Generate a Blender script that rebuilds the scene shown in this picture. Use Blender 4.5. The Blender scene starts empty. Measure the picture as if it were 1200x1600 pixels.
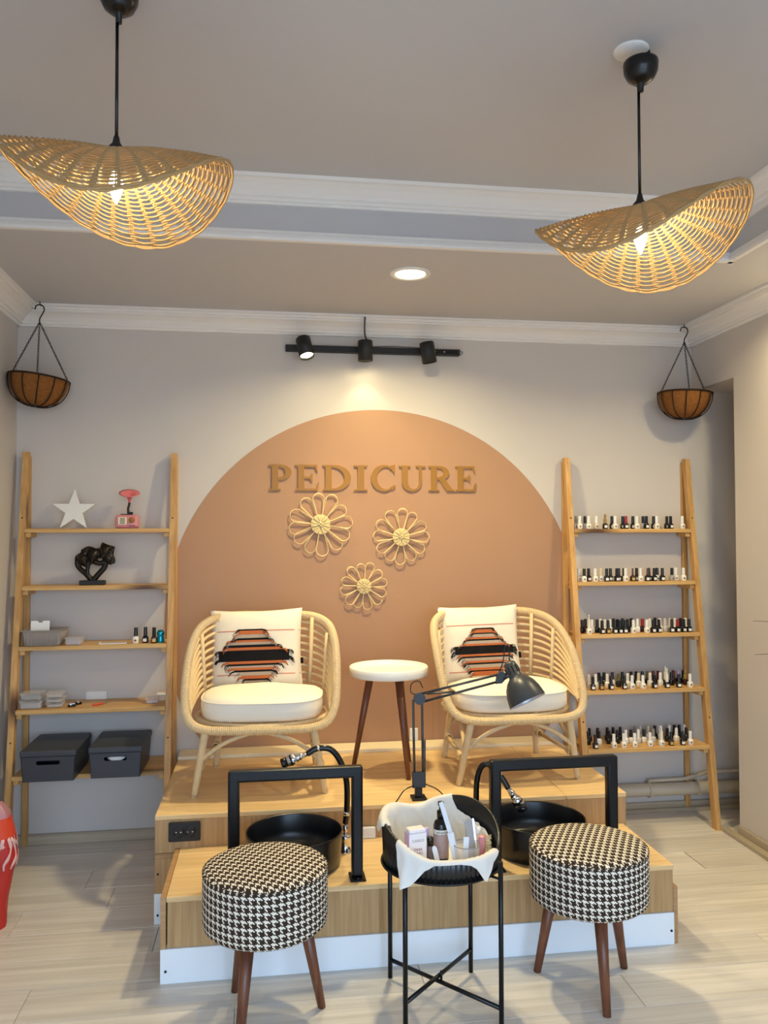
import bpy, bmesh, math, random
from math import pi, sin, cos, radians, sqrt, atan2, hypot
from mathutils import Vector, Matrix, noise

# ------------------------------------------------------------------ camera, world, exposure
SC = bpy.context.scene
COL = SC.collection
CAM_F, CAM_YAW, CAM_PITCH, CAM_ROLL = 1254.7, 0.1405, 0.02703, -0.00268
cd = bpy.data.cameras.new('camera')
cd.sensor_fit = 'VERTICAL'
cd.sensor_height = 24.0
cd.lens = 24.0 * CAM_F / 1600.0
cd.clip_start = 0.02
cam = bpy.data.objects.new('camera', cd)
COL.objects.link(cam)
fw = Vector((sin(CAM_YAW) * cos(CAM_PITCH), cos(CAM_YAW) * cos(CAM_PITCH), sin(CAM_PITCH)))
rt = Vector((cos(CAM_YAW), -sin(CAM_YAW), 0))
up = rt.cross(fw)
r2 = rt * cos(CAM_ROLL) + up * sin(CAM_ROLL)
u2 = r2.cross(fw)
mw = Matrix((r2, u2, -fw)).transposed().to_4x4()
mw.translation = Vector((0, 0, 1.5))
cam.matrix_world = mw
SC.camera = cam

SC.view_settings.view_transform = 'Standard'
SC.view_settings.look = 'None'
SC.view_settings.gamma = 1.0
SC.view_settings.use_curve_mapping = False
SC.view_settings.exposure = 0.0

wd = bpy.data.worlds.new('world')
SC.world = wd
wd.use_nodes = True
bg = wd.node_tree.nodes['Background']
# overcast street: the sky brightens towards the zenith, the ground below the horizon is darker
SKY_S = 15.5
wn = wd.node_tree
wg = wn.nodes.new('ShaderNodeTexCoord'); ws = wn.nodes.new('ShaderNodeSeparateXYZ'); wr = wn.nodes.new('ShaderNodeValToRGB')
wn.links.new(wg.outputs['Generated'], ws.inputs[0])
wm = wn.nodes.new('ShaderNodeMath'); wm.operation = 'MULTIPLY_ADD'; wm.inputs[1].default_value = 0.5; wm.inputs[2].default_value = 0.5
wn.links.new(ws.outputs[2], wm.inputs[0]); wn.links.new(wm.outputs[0], wr.inputs[0])
wr.color_ramp.elements[0].position = 0.46; wr.color_ramp.elements[0].color = (0.115, 0.135, 0.165, 1)
wr.color_ramp.elements[1].position = 1.0; wr.color_ramp.elements[1].color = (0.50, 0.71, 1.0, 1)
e_ = wr.color_ramp.elements.new(0.52); e_.color = (0.18, 0.25, 0.34, 1)
wn.links.new(wr.outputs[0], bg.inputs[0])
bg.inputs[1].default_value = SKY_S

# strengths of the lamps (tuned here)
PENDANT_EMIT = 300.0
DOWNLIGHT_W = 22.0
SPOT_WALL_W = 2.6
SPOT_DOWN_W = 46.0
DAYLIGHT_W = 0.0
WARM = (1.0, 0.77, 0.42)
WARM2 = (1.0, 0.82, 0.45)

def daylight():
    # the shop window behind the camera: light from the street comes in through its opening
    ld = bpy.data.lights.new('window_daylight', 'AREA')
    ld.shape = 'RECTANGLE'; ld.size = 3.2; ld.size_y = 2.4
    ld.cycles.is_portal = True
    lo = bpy.data.objects.new('window_daylight', ld)
    COL.objects.link(lo)
    lo.location = (0.55, -1.70, 1.34)
    lo.rotation_euler = (radians(90), 0, 0)      # -Z of the lamp looks along +Y (into the room)
daylight()

# ------------------------------------------------------------------ helpers
def lin(h):
    h = h.lstrip('#')
    v = [int(h[i:i + 2], 16) / 255 for i in (0, 2, 4)]
    return tuple(c / 12.92 if c <= 0.04045 else ((c + 0.055) / 1.055) ** 2.4 for c in v)

MATS = {}
def mat(name, color, rough=0.5, metal=0.0, noise_amt=0.0, noise_scale=20.0, bump=0.0, bump_scale=200.0, spec=0.5,
        emit=None, emit_s=0.0, trans=0.0, sheen=0.0, subsurf=0.0, alpha=1.0, stretch=None, coat=0.0):
    if name in MATS: return MATS[name]
    m = bpy.data.materials.new(name); m.use_nodes = True
    nt = m.node_tree; b = nt.nodes['Principled BSDF']
    c = lin(color) if isinstance(color, str) else color
    b.inputs['Base Color'].default_value = (*c, 1)
    b.inputs['Roughness'].default_value = rough
    b.inputs['Metallic'].default_value = metal
    b.inputs['Specular IOR Level'].default_value = spec
    if trans: b.inputs['Transmission Weight'].default_value = trans
    if sheen: b.inputs['Sheen Weight'].default_value = sheen
    if coat: b.inputs['Coat Weight'].default_value = coat
    if alpha < 1: b.inputs['Alpha'].default_value = alpha
    if emit is not None:
        b.inputs['Emission Color'].default_value = (*emit, 1); b.inputs['Emission Strength'].default_value = emit_s
    if noise_amt or bump:
        tc = nt.nodes.new('ShaderNodeTexCoord')
        mp = nt.nodes.new('ShaderNodeMapping')
        nt.links.new(tc.outputs['Object'], mp.inputs[0])
        if stretch: mp.inputs['Scale'].default_value = stretch
    if noise_amt:
        n = nt.nodes.new('ShaderNodeTexNoise'); n.inputs['Scale'].default_value = noise_scale
        n.inputs['Detail'].default_value = 6
        nt.links.new(mp.outputs[0], n.inputs['Vector'])
        mx = nt.nodes.new('ShaderNodeMix'); mx.data_type = 'RGBA'
        mx.inputs[6].default_value = (*[x * (1 - noise_amt) for x in c], 1)
        mx.inputs[7].default_value = (*[min(1, x * (1 + noise_amt)) for x in c], 1)
        nt.links.new(n.outputs['Fac'], mx.inputs[0])
        nt.links.new(mx.outputs[2], b.inputs['Base Color'])
    if bump:
        n2 = nt.nodes.new('ShaderNodeTexNoise'); n2.inputs['Scale'].default_value = bump_scale
        n2.inputs['Detail'].default_value = 4
        nt.links.new(mp.outputs[0], n2.inputs['Vector'])
        bp = nt.nodes.new('ShaderNodeBump'); bp.inputs['Strength'].default_value = bump
        bp.inputs['Distance'].default_value = 0.004
        nt.links.new(n2.outputs['Fac'], bp.inputs['Height'])
        nt.links.new(bp.outputs[0], b.inputs['Normal'])
    MATS[name] = m
    return m

def wood(name, c1, c2, axis='x', freq=60.0, rough=0.5, knots=None, vary=0.12, along=2.0, dark=None):
    if name in MATS: return MATS[name]
    m = bpy.data.materials.new(name); m.use_nodes = True
    nt = m.node_tree; L = nt.links; b = nt.nodes['Principled BSDF']
    b.inputs['Roughness'].default_value = rough
    tc = nt.nodes.new('ShaderNodeTexCoord'); mp = nt.nodes.new('ShaderNodeMapping')
    s = [freq] * 3; s['xyz'.index(axis)] = along
    mp.inputs['Scale'].default_value = s
    oi = nt.nodes.new('ShaderNodeObjectInfo')
    vm = nt.nodes.new('ShaderNodeVectorMath'); vm.operation = 'MULTIPLY_ADD'
    cv = nt.nodes.new('ShaderNodeCombineXYZ')
    for i in range(3): L.new(oi.outputs['Random'], cv.inputs[i])
    vm.inputs[1].default_value = (7, 11, 5)
    L.new(cv.outputs[0], vm.inputs[0]); L.new(tc.outputs['Object'], vm.inputs[2])
    L.new(vm.outputs[0], mp.inputs[0])
    n = nt.nodes.new('ShaderNodeTexNoise'); n.inputs['Scale'].default_value = 1.0; n.inputs['Detail'].default_value = 5
    n.inputs['Distortion'].default_value = 0.6
    L.new(mp.outputs[0], n.inputs['Vector'])
    rp = nt.nodes.new('ShaderNodeValToRGB')
    rp.color_ramp.elements[0].position = 0.32; rp.color_ramp.elements[0].color = (*lin(c1), 1)
    rp.color_ramp.elements[1].position = 0.68; rp.color_ramp.elements[1].color = (*lin(c2), 1)
    L.new(n.outputs['Fac'], rp.inputs[0])
    # broad tone changes
    mp2 = nt.nodes.new('ShaderNodeMapping')
    s2 = [9.0] * 3; s2['xyz'.index(axis)] = 1.6
    mp2.inputs['Scale'].default_value = s2
    L.new(vm.outputs[0], mp2.inputs[0])
    n2 = nt.nodes.new('ShaderNodeTexNoise'); n2.inputs['Scale'].default_value = 1.0; n2.inputs['Detail'].default_value = 3
    L.new(mp2.outputs[0], n2.inputs['Vector'])
    ma = nt.nodes.new('ShaderNodeMath'); ma.operation = 'MULTIPLY_ADD'
    ma.inputs[1].default_value = vary * 2.2; ma.inputs[2].default_value = 1 - vary * 1.1
    L.new(n2.outputs['Fac'], ma.inputs[0])
    mb2 = nt.nodes.new('ShaderNodeMath'); mb2.operation = 'MULTIPLY_ADD'
    mb2.inputs[1].default_value = vary; mb2.inputs[2].default_value = 1 - vary * 0.5
    L.new(oi.outputs['Random'], mb2.inputs[0])
    mu = nt.nodes.new('ShaderNodeMath'); mu.operation = 'MULTIPLY'
    L.new(ma.outputs[0], mu.inputs[0]); L.new(mb2.outputs[0], mu.inputs[1])
    sc = nt.nodes.new('ShaderNodeVectorMath'); sc.operation = 'SCALE'
    L.new(rp.outputs[0], sc.inputs[0]); L.new(mu.outputs[0], sc.inputs['Scale'])
    last = sc.outputs[0]
    if knots:
        mp3 = nt.nodes.new('ShaderNodeMapping'); s3 = [knots] * 3; s3['xyz'.index(axis)] = knots * 0.45
        mp3.inputs['Scale'].default_value = s3
        L.new(vm.outputs[0], mp3.inputs[0])
        vo = nt.nodes.new('ShaderNodeTexVoronoi'); vo.inputs['Scale'].default_value = 1.0
        L.new(mp3.outputs[0], vo.inputs['Vector'])
        rr = nt.nodes.new('ShaderNodeValToRGB')
        rr.color_ramp.elements[0].position = 0.06; rr.color_ramp.elements[0].color = (1, 1, 1, 1)
        rr.color_ramp.elements[1].position = 0.20; rr.color_ramp.elements[1].color = (0, 0, 0, 1)
        L.new(vo.outputs['Distance'], rr.inputs[0])
        mx = nt.nodes.new('ShaderNodeMix'); mx.data_type = 'RGBA'
        L.new(rr.outputs[0], mx.inputs[0]); L.new(last, mx.inputs[6])
        mx.inputs[7].default_value = (*lin(dark or '#5a3a1c'), 1)
        last = mx.outputs[2]
    L.new(last, b.inputs['Base Color'])
    MATS[name] = m
    return m

def houndstooth(name, thread):
    m = bpy.data.materials.new(name); m.use_nodes = True
    nt = m.node_tree; L = nt.links; b = nt.nodes['Principled BSDF']
    b.inputs['Roughness'].default_value = 0.9; b.inputs['Specular IOR Level'].default_value = 0.15
    uv = nt.nodes.new('ShaderNodeUVMap'); uv.uv_map = 'UVMap'
    sp = nt.nodes.new('ShaderNodeSeparateXYZ'); L.new(uv.outputs[0], sp.inputs[0])
    def M(op, a, bb=None):
        n = nt.nodes.new('ShaderNodeMath'); n.operation = op
        for i, x in enumerate((a, bb)):
            if x is None: continue
            if isinstance(x, (int, float)): n.inputs[i].default_value = x
            else: L.new(x, n.inputs[i])
        return n.outputs[0]
    us = M('MULTIPLY', sp.outputs[0], 1 / thread); vs = M('MULTIPLY', sp.outputs[1], 1 / thread)
    fu = M('FLOOR', us); fv = M('FLOOR', vs)
    A = M('LESS_THAN', M('FLOORED_MODULO', fu, 8.0), 5.0)
    B = M('LESS_THAN', M('FLOORED_MODULO', fv, 8.0), 5.0)
    tw = M('LESS_THAN', M('FLOORED_MODULO', M('ADD', fu, fv), 4.0), 2.0)
    val = M('ADD', M('MULTIPLY', tw, A), M('MULTIPLY', M('SUBTRACT', 1.0, tw), B))
    mx = nt.nodes.new('ShaderNodeMix'); mx.data_type = 'RGBA'
    L.new(val, mx.inputs[0])
    mx.inputs[6].default_value = (*lin('#f2ead9'), 1); mx.inputs[7].default_value = (*lin('#3b2d24'), 1)
    nz = nt.nodes.new('ShaderNodeTexNoise'); nz.inputs['Scale'].default_value = 900
    sc = nt.nodes.new('ShaderNodeVectorMath'); sc.operation = 'SCALE'
    L.new(mx.outputs[2], sc.inputs[0]); L.new(M('ADD', M('MULTIPLY', nz.outputs['Fac'], 0.5), 0.72), sc.inputs['Scale'])
    L.new(sc.outputs[0], b.inputs['Base Color'])
    pu = M('PINGPONG', us, 0.5); pv = M('PINGPONG', vs, 0.5)
    bp = nt.nodes.new('ShaderNodeBump'); bp.inputs['Strength'].default_value = 0.6; bp.inputs['Distance'].default_value = 0.0015
    L.new(M('MULTIPLY', pu, pv), bp.inputs['Height']); L.new(bp.outputs[0], b.inputs['Normal'])
    MATS[name] = m
    return m

class MB:
    """collects geometry for ONE mesh object"""
    def __init__(s):
        s.v = []; s.f = []; s.smooth = []; s.uv = None
    def add(s, vs, fs, smooth=False):
        o = len(s.v); s.v += [tuple(v) for v in vs]
        s.f += [tuple(i + o for i in f) for f in fs]; s.smooth += [smooth] * len(fs)
        return s
    def box(s, a, b, bev=0.0, M=None):
        x0, x1 = sorted((a[0], b[0])); y0, y1 = sorted((a[1], b[1])); z0, z1 = sorted((a[2], b[2]))
        if bev <= 0:
            vs = [(x, y, z) for z in (z0, z1) for y in (y0, y1) for x in (x0, x1)]
            fs = [(0, 2, 3, 1), (4, 5, 7, 6), (0, 1, 5, 4), (2, 6, 7, 3), (0, 4, 6, 2), (1, 3, 7, 5)]
            if M: vs = [M @ Vector(v) for v in vs]
            return s.add(vs, fs)
        bm = bmesh.new(); bmesh.ops.create_cube(bm, size=1)
        for v in bm.verts:
            v.co = ((x0 + x1) / 2 + v.co.x * (x1 - x0), (y0 + y1) / 2 + v.co.y * (y1 - y0), (z0 + z1) / 2 + v.co.z * (z1 - z0))
        bev = min(bev, 0.49 * min(x1 - x0, y1 - y0, z1 - z0))
        bmesh.ops.bevel(bm, geom=list(bm.edges), offset=bev, segments=2 if bev > 0.003 else 1, affect='EDGES', profile=0.5)
        bm.verts.index_update()
        vs = [M @ v.co if M else v.co.copy() for v in bm.verts]; fs = [[v.index for v in f.verts] for f in bm.faces]
        bm.free()
        return s.add(vs, fs, False)
    def tube(s, pts, r, seg=8, closed=False, smooth=True, caps=True, flat=1.0, upv=None):
        P = [Vector(p) for p in pts]; n = len(P)
        R = r if isinstance(r, (list, tuple)) else [r] * n
        vs = []; N = None
        for i in range(n):
            a = P[(i - 1) % n] if (closed or i > 0) else P[i]
            b = P[(i + 1) % n] if (closed or i < n - 1) else P[i]
            t = (b - a).normalized()
            if N is None:
                q = Vector(upv) if upv else (Vector((0, 0, 1)) if abs(t.z) < 0.9 else Vector((1, 0, 0)))
                N = (q - t * q.dot(t)).normalized()
            else:
                N = (N - t * N.dot(t)).normalized()
            B = t.cross(N)
            for k in range(seg):
                an = 2 * pi * k / seg
                vs.append(P[i] + N * (cos(an) * R[i]) + B * (sin(an) * R[i] * flat))
        fs = []
        m = n if closed else n - 1
        for i in range(m):
            j = (i + 1) % n
            for k in range(seg):
                l = (k + 1) % seg
                fs.append((i * seg + k, i * seg + l, j * seg + l, j * seg + k))
        s.add(vs, fs, smooth)
        if caps and not closed:
            o = len(s.v) - len(vs)
            s.f.append(tuple(o + k for k in range(seg))[::-1]); s.f.append(tuple(o + (n - 1) * seg + k for k in range(seg)))
            s.smooth += [False, False]
        return s
    def lathe(s, prof, origin=(0, 0, 0), axis=(0, 0, 1), seg=32, smooth=True, close=False):
        """prof: list of (radius, height along axis)"""
        A = Vector(axis).normalized(); O = Vector(origin)
        X = Vector((1, 0, 0)) if abs(A.x) < 0.9 else Vector((0, 1, 0))
        X = (X - A * X.dot(A)).normalized(); Y = A.cross(X)
        vs = []
        for (r, h) in prof:
            for k in range(seg):
                an = 2 * pi * k / seg
                vs.append(O + A * h + X * (cos(an) * r) + Y * (sin(an) * r))
        fs = []; n = len(prof)
        for i in range(n if close else n - 1):
            j = (i + 1) % n
            for k in range(seg):
                l = (k + 1) % seg
                fs.append((i * seg + k, i * seg + l, j * seg + l, j * seg + k))
        return s.add(vs, fs, smooth)
    def prism(s, poly, ext, O=(0, 0, 0), U=(1, 0, 0), V=(0, 0, 1), smooth=False):
        """polygon in the plane O+U,V pushed out by the vector ext"""
        O = Vector(O); U = Vector(U); V = Vector(V); E = Vector(ext)
        n = len(poly)
        a = [O + U * p[0] + V * p[1] for p in poly]
        vs = a + [p + E for p in a]
        fs = [tuple(range(n))[::-1], tuple(range(n, 2 * n))]
        s.add(vs, fs, False)
        o = len(s.v) - 2 * n
        for i in range(n):
            j = (i + 1) % n
            s.f.append((o + i, o + j, o + n + j, o + n + i)); s.smooth.append(smooth)
        return s
    def strip(s, A, B, ext, smooth=False):
        """solid band between two equally long point rows A and B, pushed out by ext"""
        E = Vector(ext); n = len(A)
        a = [Vector(p) for p in A]; b = [Vector(p) for p in B]
        vs = a + b + [p + E for p in a] + [p + E for p in b]
        fs = []
        for i in range(n - 1):
            fs.append((i, i + 1, n + i + 1, n + i)); fs.append((2 * n + i, 3 * n + i, 3 * n + i + 1, 2 * n + i + 1))
            fs.append((i, 2 * n + i, 2 * n + i + 1, i + 1)); fs.append((n + i, n + i + 1, 3 * n + i + 1, 3 * n + i))
        fs.append((0, n, 3 * n, 2 * n)); fs.append((n - 1, 3 * n - 1, 4 * n - 1, 2 * n - 1))
        return s.add(vs, fs, smooth)
    def grid(s, fn, nu, nv, wrap_u=False, wrap_v=False, smooth=True):
        vs = [fn(i / (nu if wrap_u else nu - 1), j / (nv if wrap_v else nv - 1)) for i in range(nu) for j in range(nv)]
        fs = []
        for i in range(nu if wrap_u else nu - 1):
            for j in range(nv if wrap_v else nv - 1):
                a = i * nv + j; b = i * nv + (j + 1) % nv; c = ((i + 1) % nu) * nv + (j + 1) % nv; d = ((i + 1) % nu) * nv + j
                fs.append((a, d, c, b))
        return s.add(vs, fs, smooth)
    def ball(s, c, r, nu=16, nv=10, sc=(1, 1, 1), M=None):
        def fn(u, v):
            th = 2 * pi * u; ph = pi * v
            p = Vector((r * sc[0] * sin(ph) * cos(th), r * sc[1] * sin(ph) * sin(th), r * sc[2] * cos(ph)))
            if M: p = M @ p
            return p + Vector(c)
        return s.grid(fn, nu, nv, wrap_u=True)
    def mesh(s, name, m=None):
        me = bpy.data.meshes.new(name)
        me.from_pydata([tuple(v) for v in s.v], [], s.f)
        bm = bmesh.new(); bm.from_mesh(me)
        bmesh.ops.remove_doubles(bm, verts=bm.verts, dist=1e-6)
        bmesh.ops.recalc_face_normals(bm, faces=bm.faces)
        bm.to_mesh(me); bm.free()
        if m: me.materials.append(m)
        return me
    def build(s, name, m, parent=None, label=None, kind=None, weld=True):
        me = bpy.data.meshes.new(name)
        me.from_pydata([tuple(v) for v in s.v], [], s.f)
        me.polygons.foreach_set('use_smooth', s.smooth)
        if s.uv:
            ul = me.uv_layers.new(name='UVMap')
            for p in me.polygons:
                for li in p.loop_indices:
                    ul.data[li].uv = s.uv(p, me.vertices[me.loops[li].vertex_index].co)
        if weld and not s.uv:
            bm = bmesh.new(); bm.from_mesh(me)
            bmesh.ops.recalc_face_normals(bm, faces=bm.faces)
            bm.to_mesh(me); bm.free()
        me.materials.append(m)
        o = bpy.data.objects.new(name, me)
        COL.objects.link(o)
        if parent is not None: o.parent = parent
        if label: o['label'] = label
        if kind: o['kind'] = kind
        return o

def thing(name, label, cat, loc=(0, 0, 0), rz=0.0, group=None):
    o = bpy.data.objects.new(name, None); COL.objects.link(o)
    o.empty_display_size = 0.05
    o.location = loc; o.rotation_euler = (0, 0, rz)
    o['label'] = label; o['category'] = cat
    if group: o['group'] = group
    return o
def tag(o, label, cat, group=None):
    o['label'] = label; o['category'] = cat
    if group: o['group'] = group
    return o
def dup(root, loc=None, rz=None, label=None):
    r = root.copy(); COL.objects.link(r)
    if loc is not None: r.location = loc
    if rz is not None: r.rotation_euler = (0, 0, rz)
    if label: r['label'] = label
    for ch in root.children:
        c = ch.copy(); COL.objects.link(c); c.parent = r
        for g in ch.children:
            d = g.copy(); COL.objects.link(d); d.parent = c
    return r
def struct(o):
    o['kind'] = 'structure'; return o
def bez(pts, n=12, closed=False):
    """Catmull-Rom through pts"""
    P = [Vector(p) for p in pts]; out = []
    N = len(P); m = N if closed else N - 1
    for i in range(m):
        if closed: a, b, c, d = P[(i - 1) % N], P[i], P[(i + 1) % N], P[(i + 2) % N]
        else: a, b, c, d = P[max(i - 1, 0)], P[i], P[i + 1], P[min(i + 2, N - 1)]
        for k in range(n):
            t = k / n
            out.append(0.5 * ((2 * b) + (c - a) * t + (2 * a - 5 * b + 4 * c - d) * t * t + (3 * b - a - 3 * c + d) * t ** 3))
    if not closed: out.append(P[-1])
    return out
def text_mesh(name, s, size, m, parent=None, depth=0.0003, align='CENTER'):
    cu = bpy.data.curves.new(name, 'FONT'); cu.body = s; cu.size = size; cu.extrude = depth; cu.align_x = align
    to = bpy.data.objects.new(name, cu); COL.objects.link(to)
    dg = bpy.context.evaluated_depsgraph_get()
    me = bpy.data.meshes.new_from_object(to.evaluated_get(dg))
    bpy.data.objects.remove(to)
    me.materials.clear(); me.materials.append(m)
    o = bpy.data.objects.new(name, me); COL.objects.link(o)
    if parent is not None: o.parent = parent
    return o
RND = random.Random(7)

# ------------------------------------------------------------------ materials
M_WALL = mat('wall_paint', '#cdc6bf', 0.75, noise_amt=0.03, noise_scale=3, bump=0.10, bump_scale=60)
M_CIRCLE = mat('terracotta_paint', '#b08766', 0.6, noise_amt=0.03, noise_scale=4, bump=0.06, bump_scale=60)
M_CEIL = mat('ceiling_paint', '#bfbec0', 0.8, noise_amt=0.02, noise_scale=2)
M_TRIM = mat('white_plaster', '#e9e6e2', 0.55)
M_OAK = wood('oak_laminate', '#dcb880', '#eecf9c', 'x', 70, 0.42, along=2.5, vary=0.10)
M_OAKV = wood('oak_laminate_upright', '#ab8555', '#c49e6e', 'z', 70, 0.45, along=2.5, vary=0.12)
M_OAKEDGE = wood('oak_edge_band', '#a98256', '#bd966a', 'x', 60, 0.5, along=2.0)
M_PLANK = wood('floor_laminate', '#ccc5ba', '#e2dcd2', 'x', 45, 0.33, along=1.6, vary=0.13)
M_PINE = wood('pine_upright', '#bb8a4c', '#d8aa6a', 'z', 55, 0.5, knots=4.2, along=2.5, vary=0.14)
M_PINEX = wood('pine_shelf_board', '#c49453', '#deb576', 'x', 55, 0.5, knots=3.0, along=2.0, vary=0.12)
M_WALNUT = wood('walnut_leg', '#5b3220', '#7c4a30', 'z', 60, 0.4, along=3.0)
M_CREAM = mat('cream_board', '#eee0bf', 0.5)
M_KICK = mat('white_kick_board', '#edf1f4', 0.4)
M_BLACK = mat('black_powder_coat', '#0b0c0e', 0.33, spec=0.35)
M_BLACKM = mat('matt_black', '#17181a', 0.55)
M_BLACKG = mat('gloss_black', '#0b0b0d', 0.18)
M_DARKMET = mat('grey_metal', '#5a5a5c', 0.4, 0.8)
M_CHROME = mat('chrome', '#d8d8da', 0.12, 1.0)
M_RATTAN = mat('rattan_cane', '#dcc296', 0.5, noise_amt=0.14, noise_scale=40)
M_RATTANW = mat('rattan_wrap', '#dfc496', 0.5, noise_amt=0.12, noise_scale=60)
M_FLOWER = mat('pale_rattan', '#e6cf9a', 0.5, noise_amt=0.10, noise_scale=60)
M_CUSH = mat('white_cotton', '#efe6d4', 0.9, spec=0.2, noise_amt=0.02, noise_scale=10, bump=0.25, bump_scale=25)
M_PILLOW = mat('cream_canvas', '#eae0cd', 0.92, spec=0.2, bump=0.3, bump_scale=30)
M_ORANGE = mat('rust_yarn', '#b5673f', 0.95, spec=0.1, noise_amt=0.2, noise_scale=150)
M_INK = mat('black_yarn', '#1b1a1c', 0.95, spec=0.1, noise_amt=0.3, noise_scale=150)
M_GREYYARN = mat('grey_yarn', '#a89a8c', 0.95, spec=0.1, noise_amt=0.2, noise_scale=150)
M_PINKLINE = mat('pink_stripe', '#cf8a70', 0.95, spec=0.1)
M_GOLD = mat('gold_acrylic', '#966808', 0.40, 0.0)
M_GOLDSIDE = mat('pale_gold_edge', '#e3d3a4', 0.4)
M_WHITE = mat('white_plastic', '#ecebe7', 0.4)
M_OFFW = mat('white_lacquer', '#efece2', 0.35)
M_TISSUE = mat('tissue_white', '#faf8f2', 0.9, spec=0.1)
def thin(m, w=0.35):
    nt = m.node_tree; b = nt.nodes['Principled BSDF']; out = nt.nodes['Material Output']
    tr = nt.nodes.new('ShaderNodeBsdfTranslucent'); mx = nt.nodes.new('ShaderNodeMixShader'); mx.inputs[0].default_value = w
    src = b.inputs['Base Color']
    if src.is_linked: nt.links.new(src.links[0].from_socket, tr.inputs[0])
    else: tr.inputs[0].default_value = src.default_value
    nt.links.new(b.outputs[0], mx.inputs[1]); nt.links.new(tr.outputs[0], mx.inputs[2]); nt.links.new(mx.outputs[0], out.inputs[0])
    return m
thin(M_TISSUE, 0.2)
M_SHADE = thin(mat('shade_rattan', '#bd9a68', 0.6, noise_amt=0.12, noise_scale=30), 0.08)
M_SPOKE = mat('shade_spoke', '#a98c66', 0.6, noise_amt=0.1, noise_scale=30)
M_HOUND = houndstooth('houndstooth_cloth', 0.0028)
M_COIR = mat('coir_liner', '#8a5a2e', 0.95, spec=0.1, noise_amt=0.35, noise_scale=70, bump=0.8, bump_scale=150)
M_WIRE = mat('dark_wire', '#2a201a', 0.5, 0.5)
M_BRONZE = mat('dark_bronze', '#241f19', 0.32, 0.6, noise_amt=0.5, noise_scale=18)
M_PINK = mat('pink_enamel', '#d98a8f', 0.35)
M_PINKHORN = mat('coral_horn', '#e2767a', 0.3)
M_GREYBOX = mat('charcoal_plastic', '#3a3e45', 0.45)
M_GREYTUB = mat('taupe_plastic', '#9a9088', 0.5)
M_CLEAR = mat('clear_plastic', '#e6e2de', 0.12, alpha=0.30)
M_PIPE = mat('painted_pipe', '#c6b9a2', 0.45)
M_RED = mat('red_paper', '#b8281f', 0.5)
M_REDOR = mat('orange_red_paper', '#d9482a', 0.5)
M_PALEPINK = mat('pale_pink_print', '#e8b9b4', 0.5)
M_LEAF = mat('dark_leaf', '#1f2a20', 0.4)
M_DARK = mat('joint_dark', '#3a3027', 0.9)
M_SLAB = mat('under_floor', '#4a3f33', 0.9)
M_BULB = mat('lit_bulb', (1, 0.9, 0.7), 0.3, emit=WARM, emit_s=PENDANT_EMIT)
M_DIFF = mat('lit_diffuser', (1, 1, 1), 0.3, emit=WARM2, emit_s=14.0)
M_LED = mat('lit_spot_lens', (1, 1, 1), 0.3, emit=WARM2, emit_s=30.0)

# ------------------------------------------------------------------ room shell
XL, XR, YB, ZC, ZT = -1.23, 2.30, 4.13, 2.61, 2.83
YF = -1.8                                          # shop front behind the camera
TX, TY = 1.88, 3.05                                # inner edges of the raised tray
struct(MB().box((XL - 0.12, YB, -0.05), (3.12, YB + 0.12, ZC + 0.3)).build('wall_back', M_WALL))
wb = bpy.data.objects['wall_back']
disc = MB()
N = 160
disc.add([(0.558, YB - 0.002, 1.064)] + [(0.558 + 1.08 * cos(2 * pi * k / N), YB - 0.002, 1.064 + 1.08 * sin(2 * pi * k / N)) for k in range(N)],
         [(0, 1 + (k + 1) % N, 1 + k) for k in range(N)])
# trimmed to the wall above the floor line (the platform hides the rest)
disc.v = [(x, y, max(z, 0.02)) for x, y, z in disc.v]
disc.build('painted_circle', M_CIRCLE, wb, 'dusty terracotta circle painted on the wall')
MB().box((0.84, YB - 0.006, 0.432), (0.868, YB, 0.70)).build('cable_duct', M_CIRCLE, wb, 'terracotta painted cable duct')
struct(MB().box((XL - 0.12, YF, -0.05), (XL, YB, ZC + 0.3)).build('wall_left', M_WALL))
struct(MB().box((XR, YF, -0.05), (3.0, 3.725, ZC + 0.3)).build('wall_right', M_WALL))
struct(MB().box((XR, 3.725, 2.28), (3.0, YB, ZC + 0.3)).build('wall_lintel', M_WALL))
struct(MB().box((3.0, 3.6, -0.05), (3.12, YB, 2.9)).build('wall_niche', M_WALL))
w = MB()
w.box((XL - 0.12, YF - 0.12, -0.05), (-1.08, YF, 2.9)); w.box((2.18, YF - 0.12, -0.05), (3.0, YF, 2.9))
w.box((-1.08, YF - 0.12, 2.55), (2.18, YF, 2.9)); w.box((-1.08, YF - 0.12, -0.05), (2.18, YF, 0.12))
struct(w.build('wall_front', M_WALL))
wf = MB()
for x in (-1.08, 0.5, 2.13): wf.box((x, YF - 0.08, 0.12), (x + 0.05, YF - 0.03, 2.55))
for z in (0.12, 2.50): wf.box((-1.08, YF - 0.08, z), (2.18, YF - 0.03, z + 0.05))
win = struct(wf.build('window_1', M_BLACKM))
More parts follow.
